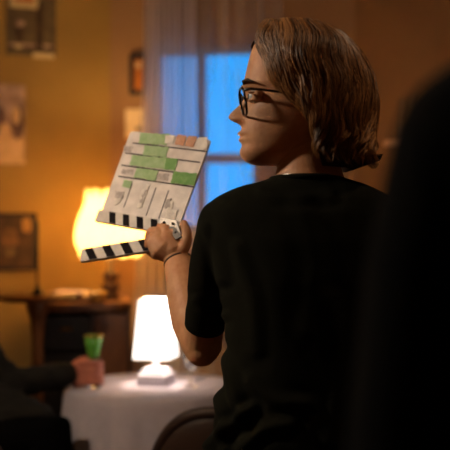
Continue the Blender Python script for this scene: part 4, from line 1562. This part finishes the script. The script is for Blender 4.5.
for s in (-1, 1):
    sx = FX + s * 0.128
    J = [(sx, FY, 1.385), (FX + s * 0.146, FY, 1.30), (FX + s * 0.162, FY + 0.005, 1.16), (FX + s * 0.174, FY + 0.02, 1.05), (FX + s * 0.165, FY + 0.08, 0.83)]
    fb.tube(J, [0.045, 0.045, 0.040, 0.036, 0.025], 14)
    jk.tube(J, [0.058, 0.059, 0.057, 0.054, 0.044], 18)
    jk.tube([(FX + s * 0.05, FY, 1.46), (sx, FY, 1.385)], [0.045, 0.055], 16)
    h = np.array([FX + s * 0.178, FY + 0.10, 0.74])
    fb.tube([J[-1], h], [0.025, 0.03], 12, flat=0.6)
    fingers(fb, [([h + np.array([0, dy, 0]), h + np.array([-s * 0.005, dy + 0.01, -0.04 * l]), h + np.array([-s * 0.014, dy + 0.016, -0.075 * l])], [0.0098, 0.0092, 0.008]) for dy, l in ((-0.028, 0.8), (-0.01, 1.0), (0.009, 1.05), (0.027, 0.95))])
    fingers(fb, [([h + np.array([0, 0.02, 0.05]), h + np.array([-s * 0.01, 0.05, 0.02]), h + np.array([-s * 0.015, 0.055, -0.02])], [0.014, 0.011, 0.009])])
    hx = FX + s * 0.09
    fb.tube([(hx, FY, 0.82), (hx + s * 0.01, FY + 0.01, 0.46), (hx + s * 0.012, FY - 0.01, 0.09)], [0.075, 0.05, 0.036], 14)
put(fuse(fb, 0.006, 4), 'body', M_SKIN2, fp, True)
put(fuse(jk, 0.008, 8), 'jacket', M_COAT, fp, True)
tr2 = MB()
for s in (-1, 1):
    hx = FX + s * 0.09
    tr2.tube([(hx, FY, 0.84), (hx + s * 0.01, FY + 0.01, 0.46), (hx + s * 0.012, FY - 0.01, 0.07)], [0.09, 0.072, 0.06], 18)
    sh_ = MB().tube([(hx + s * 0.012, FY - 0.05, 0.05), (hx + s * 0.012, FY + 0.04, 0.05), (hx + s * 0.012, FY + 0.12, 0.036), (hx + s * 0.012, FY + 0.17, 0.03)], [0.046, 0.045, 0.038, 0.026], 14)
    sh_.v = [(p[0], p[1], max(p[2], 0.0)) for p in sh_.v]
    put(sh_, 'shoe', M_SHOE, fp, True)
put(fuse(tr2, 0.01, 4), 'trousers', M_BLACK, fp, True)
hair_cap(tw, 'hair', M_HAIR2, fp)

# ---- seated person at the left edge, hand round a green glass
QX, QY = W(-72, 0, 3.38)[0], 3.50
qp = thing('person', 'seated person in dark jacket at left edge, hand around a small green glass', 'person', (QX, QY, 0))
qb = MB()
tw2 = simple_head(qb, (QX + 0.05, QY, 1.22), 0.0)
tw2b = tw2
qb.tube([(QX, QY, 1.08), (QX + 0.02, QY, 1.17), (QX + 0.04, QY, 1.27)], [0.07, 0.055, 0.054], 14)
TQ = [(1.18, 0.07, 0.065), (1.15, 0.085, 0.12), (1.11, 0.095, 0.165), (1.0, 0.11, 0.17), (0.85, 0.115, 0.155), (0.7, 0.115, 0.15), (0.58, 0.13, 0.165), (0.5, 0.12, 0.16)]
qb.rings([ell_ring((QX, QY, z - 0.012), (a * 0.88, 0, 0), (0, b * 0.9, 0), 28, 2.3) for z, a, b in TQ])
qj = MB()
qj.rings([ell_ring((QX, QY, z), (a, 0, 0), (0, b, 0), 32, 2.3) for z, a, b in TQ])
# near (right) arm reaches to the glass
HG = W(92, 372, 3.36)
sR, eR, wR = W(-60, 300, 3.33), W(8, 384, 3.36), W(66, 374, 3.47)
qj.tube([sR, (sR + eR) / 2, eR], [0.066, 0.058, 0.052], 16)
qj.tube([eR, (eR + wR) / 2, wR], [0.052, 0.048, 0.042], 16)
qj.tube([(QX + 0.07, QY - 0.10, 0.72), W(4, 412, 3.30), W(38, 420, 3.28)], [0.09, 0.082, 0.06], 16)
qb.tube([sR, eR, wR], [0.045, 0.036, 0.026], 14)
# far (left) arm rests on the lap
sLq, eLq, wLq = np.array([QX + 0.0, QY + 0.17, 1.08]), np.array([QX + 0.04, QY + 0.24, 0.80]), np.array([QX + 0.05, QY + 0.20, 0.66])
qj.tube([sLq, eLq], [0.064, 0.052], 14)
qj.tube([eLq, wLq], [0.052, 0.042], 14)
qb.tube([sLq, eLq, wLq], [0.045, 0.036, 0.026], 12)
qb.tube([wLq, wLq + np.array([0.07, -0.01, -0.005])], [0.025, 0.03], 12, flat=0.6)
fingers(qb, [([wLq + np.array([0.07, dy, -0.005]), wLq + np.array([0.11, dy * 1.1, -0.012]), wLq + np.array([0.14, dy * 1.1, -0.026])], [0.0098, 0.009, 0.008]) for dy in (-0.028, -0.01, 0.009, 0.026)])
fingers(qb, [([wLq + np.array([0.02, -0.02, 0]), wLq + np.array([0.06, -0.045, -0.01]), wLq + np.array([0.09, -0.045, -0.02])], [0.013, 0.011, 0.009])])
# hand round the glass: palm behind it, fingers in front, thumb on the near side
pc_ = W(80, 370, 3.495)
qb.tube([wR, W(74, 372, 3.485), pc_], [0.027, 0.032, 0.030], 14)
qb.tube([W(74, 376, 3.485), W(84, 378, 3.490)], [0.028, 0.026], 14)
for i, (py, l) in enumerate(((363, 1.0), (369.5, 1.05), (376, 1.0), (381.5, 0.85))):
    qb.tube([W(76, py + 2, 3.490), W(85, py + 0.5, 3.470)], [0.014, 0.0125], 12)
    fingers(qb, [([W(85, py + 0.5, 3.470), W(92, py, 3.458), W(99, py + 0.5, 3.470), W(101.5, py + 1, 3.502), W(98, py + 1.5, 3.525)], [0.0118, 0.0112, 0.0105, 0.0098, 0.0088])])
fingers(qb, [([W(76, 364, 3.505), W(83, 360, 3.525), W(92, 361, 3.538), W(97, 365, 3.536)], [0.015, 0.0125, 0.011, 0.009])])
# legs: far one down, near one crossed over it
hipn, hipf = np.array([QX + 0.02, QY - 0.09, 0.575]), np.array([QX + 0.02, QY + 0.09, 0.575])
kn_n, kn_f = W(52, 436, 3.18), np.array([QX + 0.30, QY + 0.04, 0.54])
an_n, an_f = kn_n + np.array([0.03, -0.10, -0.42]), np.array([QX + 0.29, QY + 0.04, 0.09])
for h_, k_, a_ in ((hipn, kn_n, an_n), (hipf, kn_f, an_f)):
    qb.tube([h_, k_, a_], [0.075, 0.05, 0.034], 14)
put(fuse(qb, 0.004, 4), 'body', M_SKIN2, qp, True)
jm = fuse(qj, 0.006, 6)
V = vget(jm)
N_ = nget(jm)
dsp = np.array([noise.noise(Vector((v[0] * 22, v[1] * 22, v[2] * 22))) * 0.007 + noise.noise(Vector((v[0] * 60, v[1] * 40, v[2] * 40))) * 0.002 for v in V])
vset(jm, V + N_ * dsp[:, None])
wd_ = (wR - eR) / np.linalg.norm(wR - eR)
put(jm, 'jacket', M_JACKET, qp, True)
qt = MB()
for h_, k_, a_ in ((hipn, kn_n, an_n), (hipf, kn_f, an_f)):
    qt.tube([h_, h_ + (k_ - h_) * 0.5, k_, k_ + (a_ - k_) * 0.5, a_], [0.095, 0.09, 0.078, 0.068, 0.058], 18)
qt.ball((QX + 0.0, QY, 0.585), (0.13, 0.17, 0.095))
put(fuse(qt, 0.008, 8), 'trousers', M_BLACK, qp, True)
for a_, dz in ((an_n, -0.04), (an_f, -0.035)):
    f = np.array([1.0, 0.0, -0.45 if a_ is an_n else 0.0])
    f /= np.linalg.norm(f)
    c_ = a_ + np.array([0, 0, dz])
    sh_ = MB().tube([c_ - f * 0.04, c_ + f * 0.05, c_ + f * 0.13, c_ + f * 0.18], [0.046, 0.045, 0.038, 0.026], 14)
    sh_.v = [(p[0], p[1], max(p[2], 0.0)) for p in sh_.v]
    put(sh_, 'shoe', M_SHOE, qp, True)
hair_cap(tw2, 'hair', M_HAIR2, qp)

ch2 = copy_tree(ch0)
ch2['label'] = 'dark chair under the seated person at the left edge'
ch2.location = (QX - 0.02, QY, 0)
ch2.rotation_euler = (0, 0, -math.pi / 2)

# green glass in that hand
GXc = W(93.5, 0, 3.50)
gt = thing('green_glass', 'small green flared glass held in the seated hand over the tablecloth', 'glass', (GXc[0], 3.50, CZ))
gz = lambda py: zpx(py, 3.50) - CZ
M_GREEN = mat('green_glass', (104, 196, 66), rough=0.1, trans=0.55, rgb2=(140, 214, 96), vscale=30, spec=0.6)
g3 = tuple(gt.location)
cup = put(MB().lathe([(0.0115, gz(359)), (0.020, gz(357)), (0.0255, gz(348)), (0.033, gz(335.5)), (0.031, gz(335.5)), (0.0235, gz(348)), (0.018, gz(356)), (0.0, gz(357))], g3, 32), 'cup', M_GREEN, gt, True)
put(MB().lathe([(0.0325, gz(336.5)), (0.0336, gz(335.3)), (0.031, gz(335.0)), (0.0325, gz(336.5))], g3, 32, cap=False), 'gilt_rim', M_BRASS, cup, True)
put(MB().lathe([(0.0115, gz(359)), (0.006, gz(365)), (0.005, gz(378)), (0.008, 0.008)], g3, 16), 'stem', M_GLASS2, gt, True)
put(MB().lathe([(0.026, 0.0), (0.026, 0.003), (0.008, 0.008)], g3, 28), 'foot', M_GLASS2, gt, True)
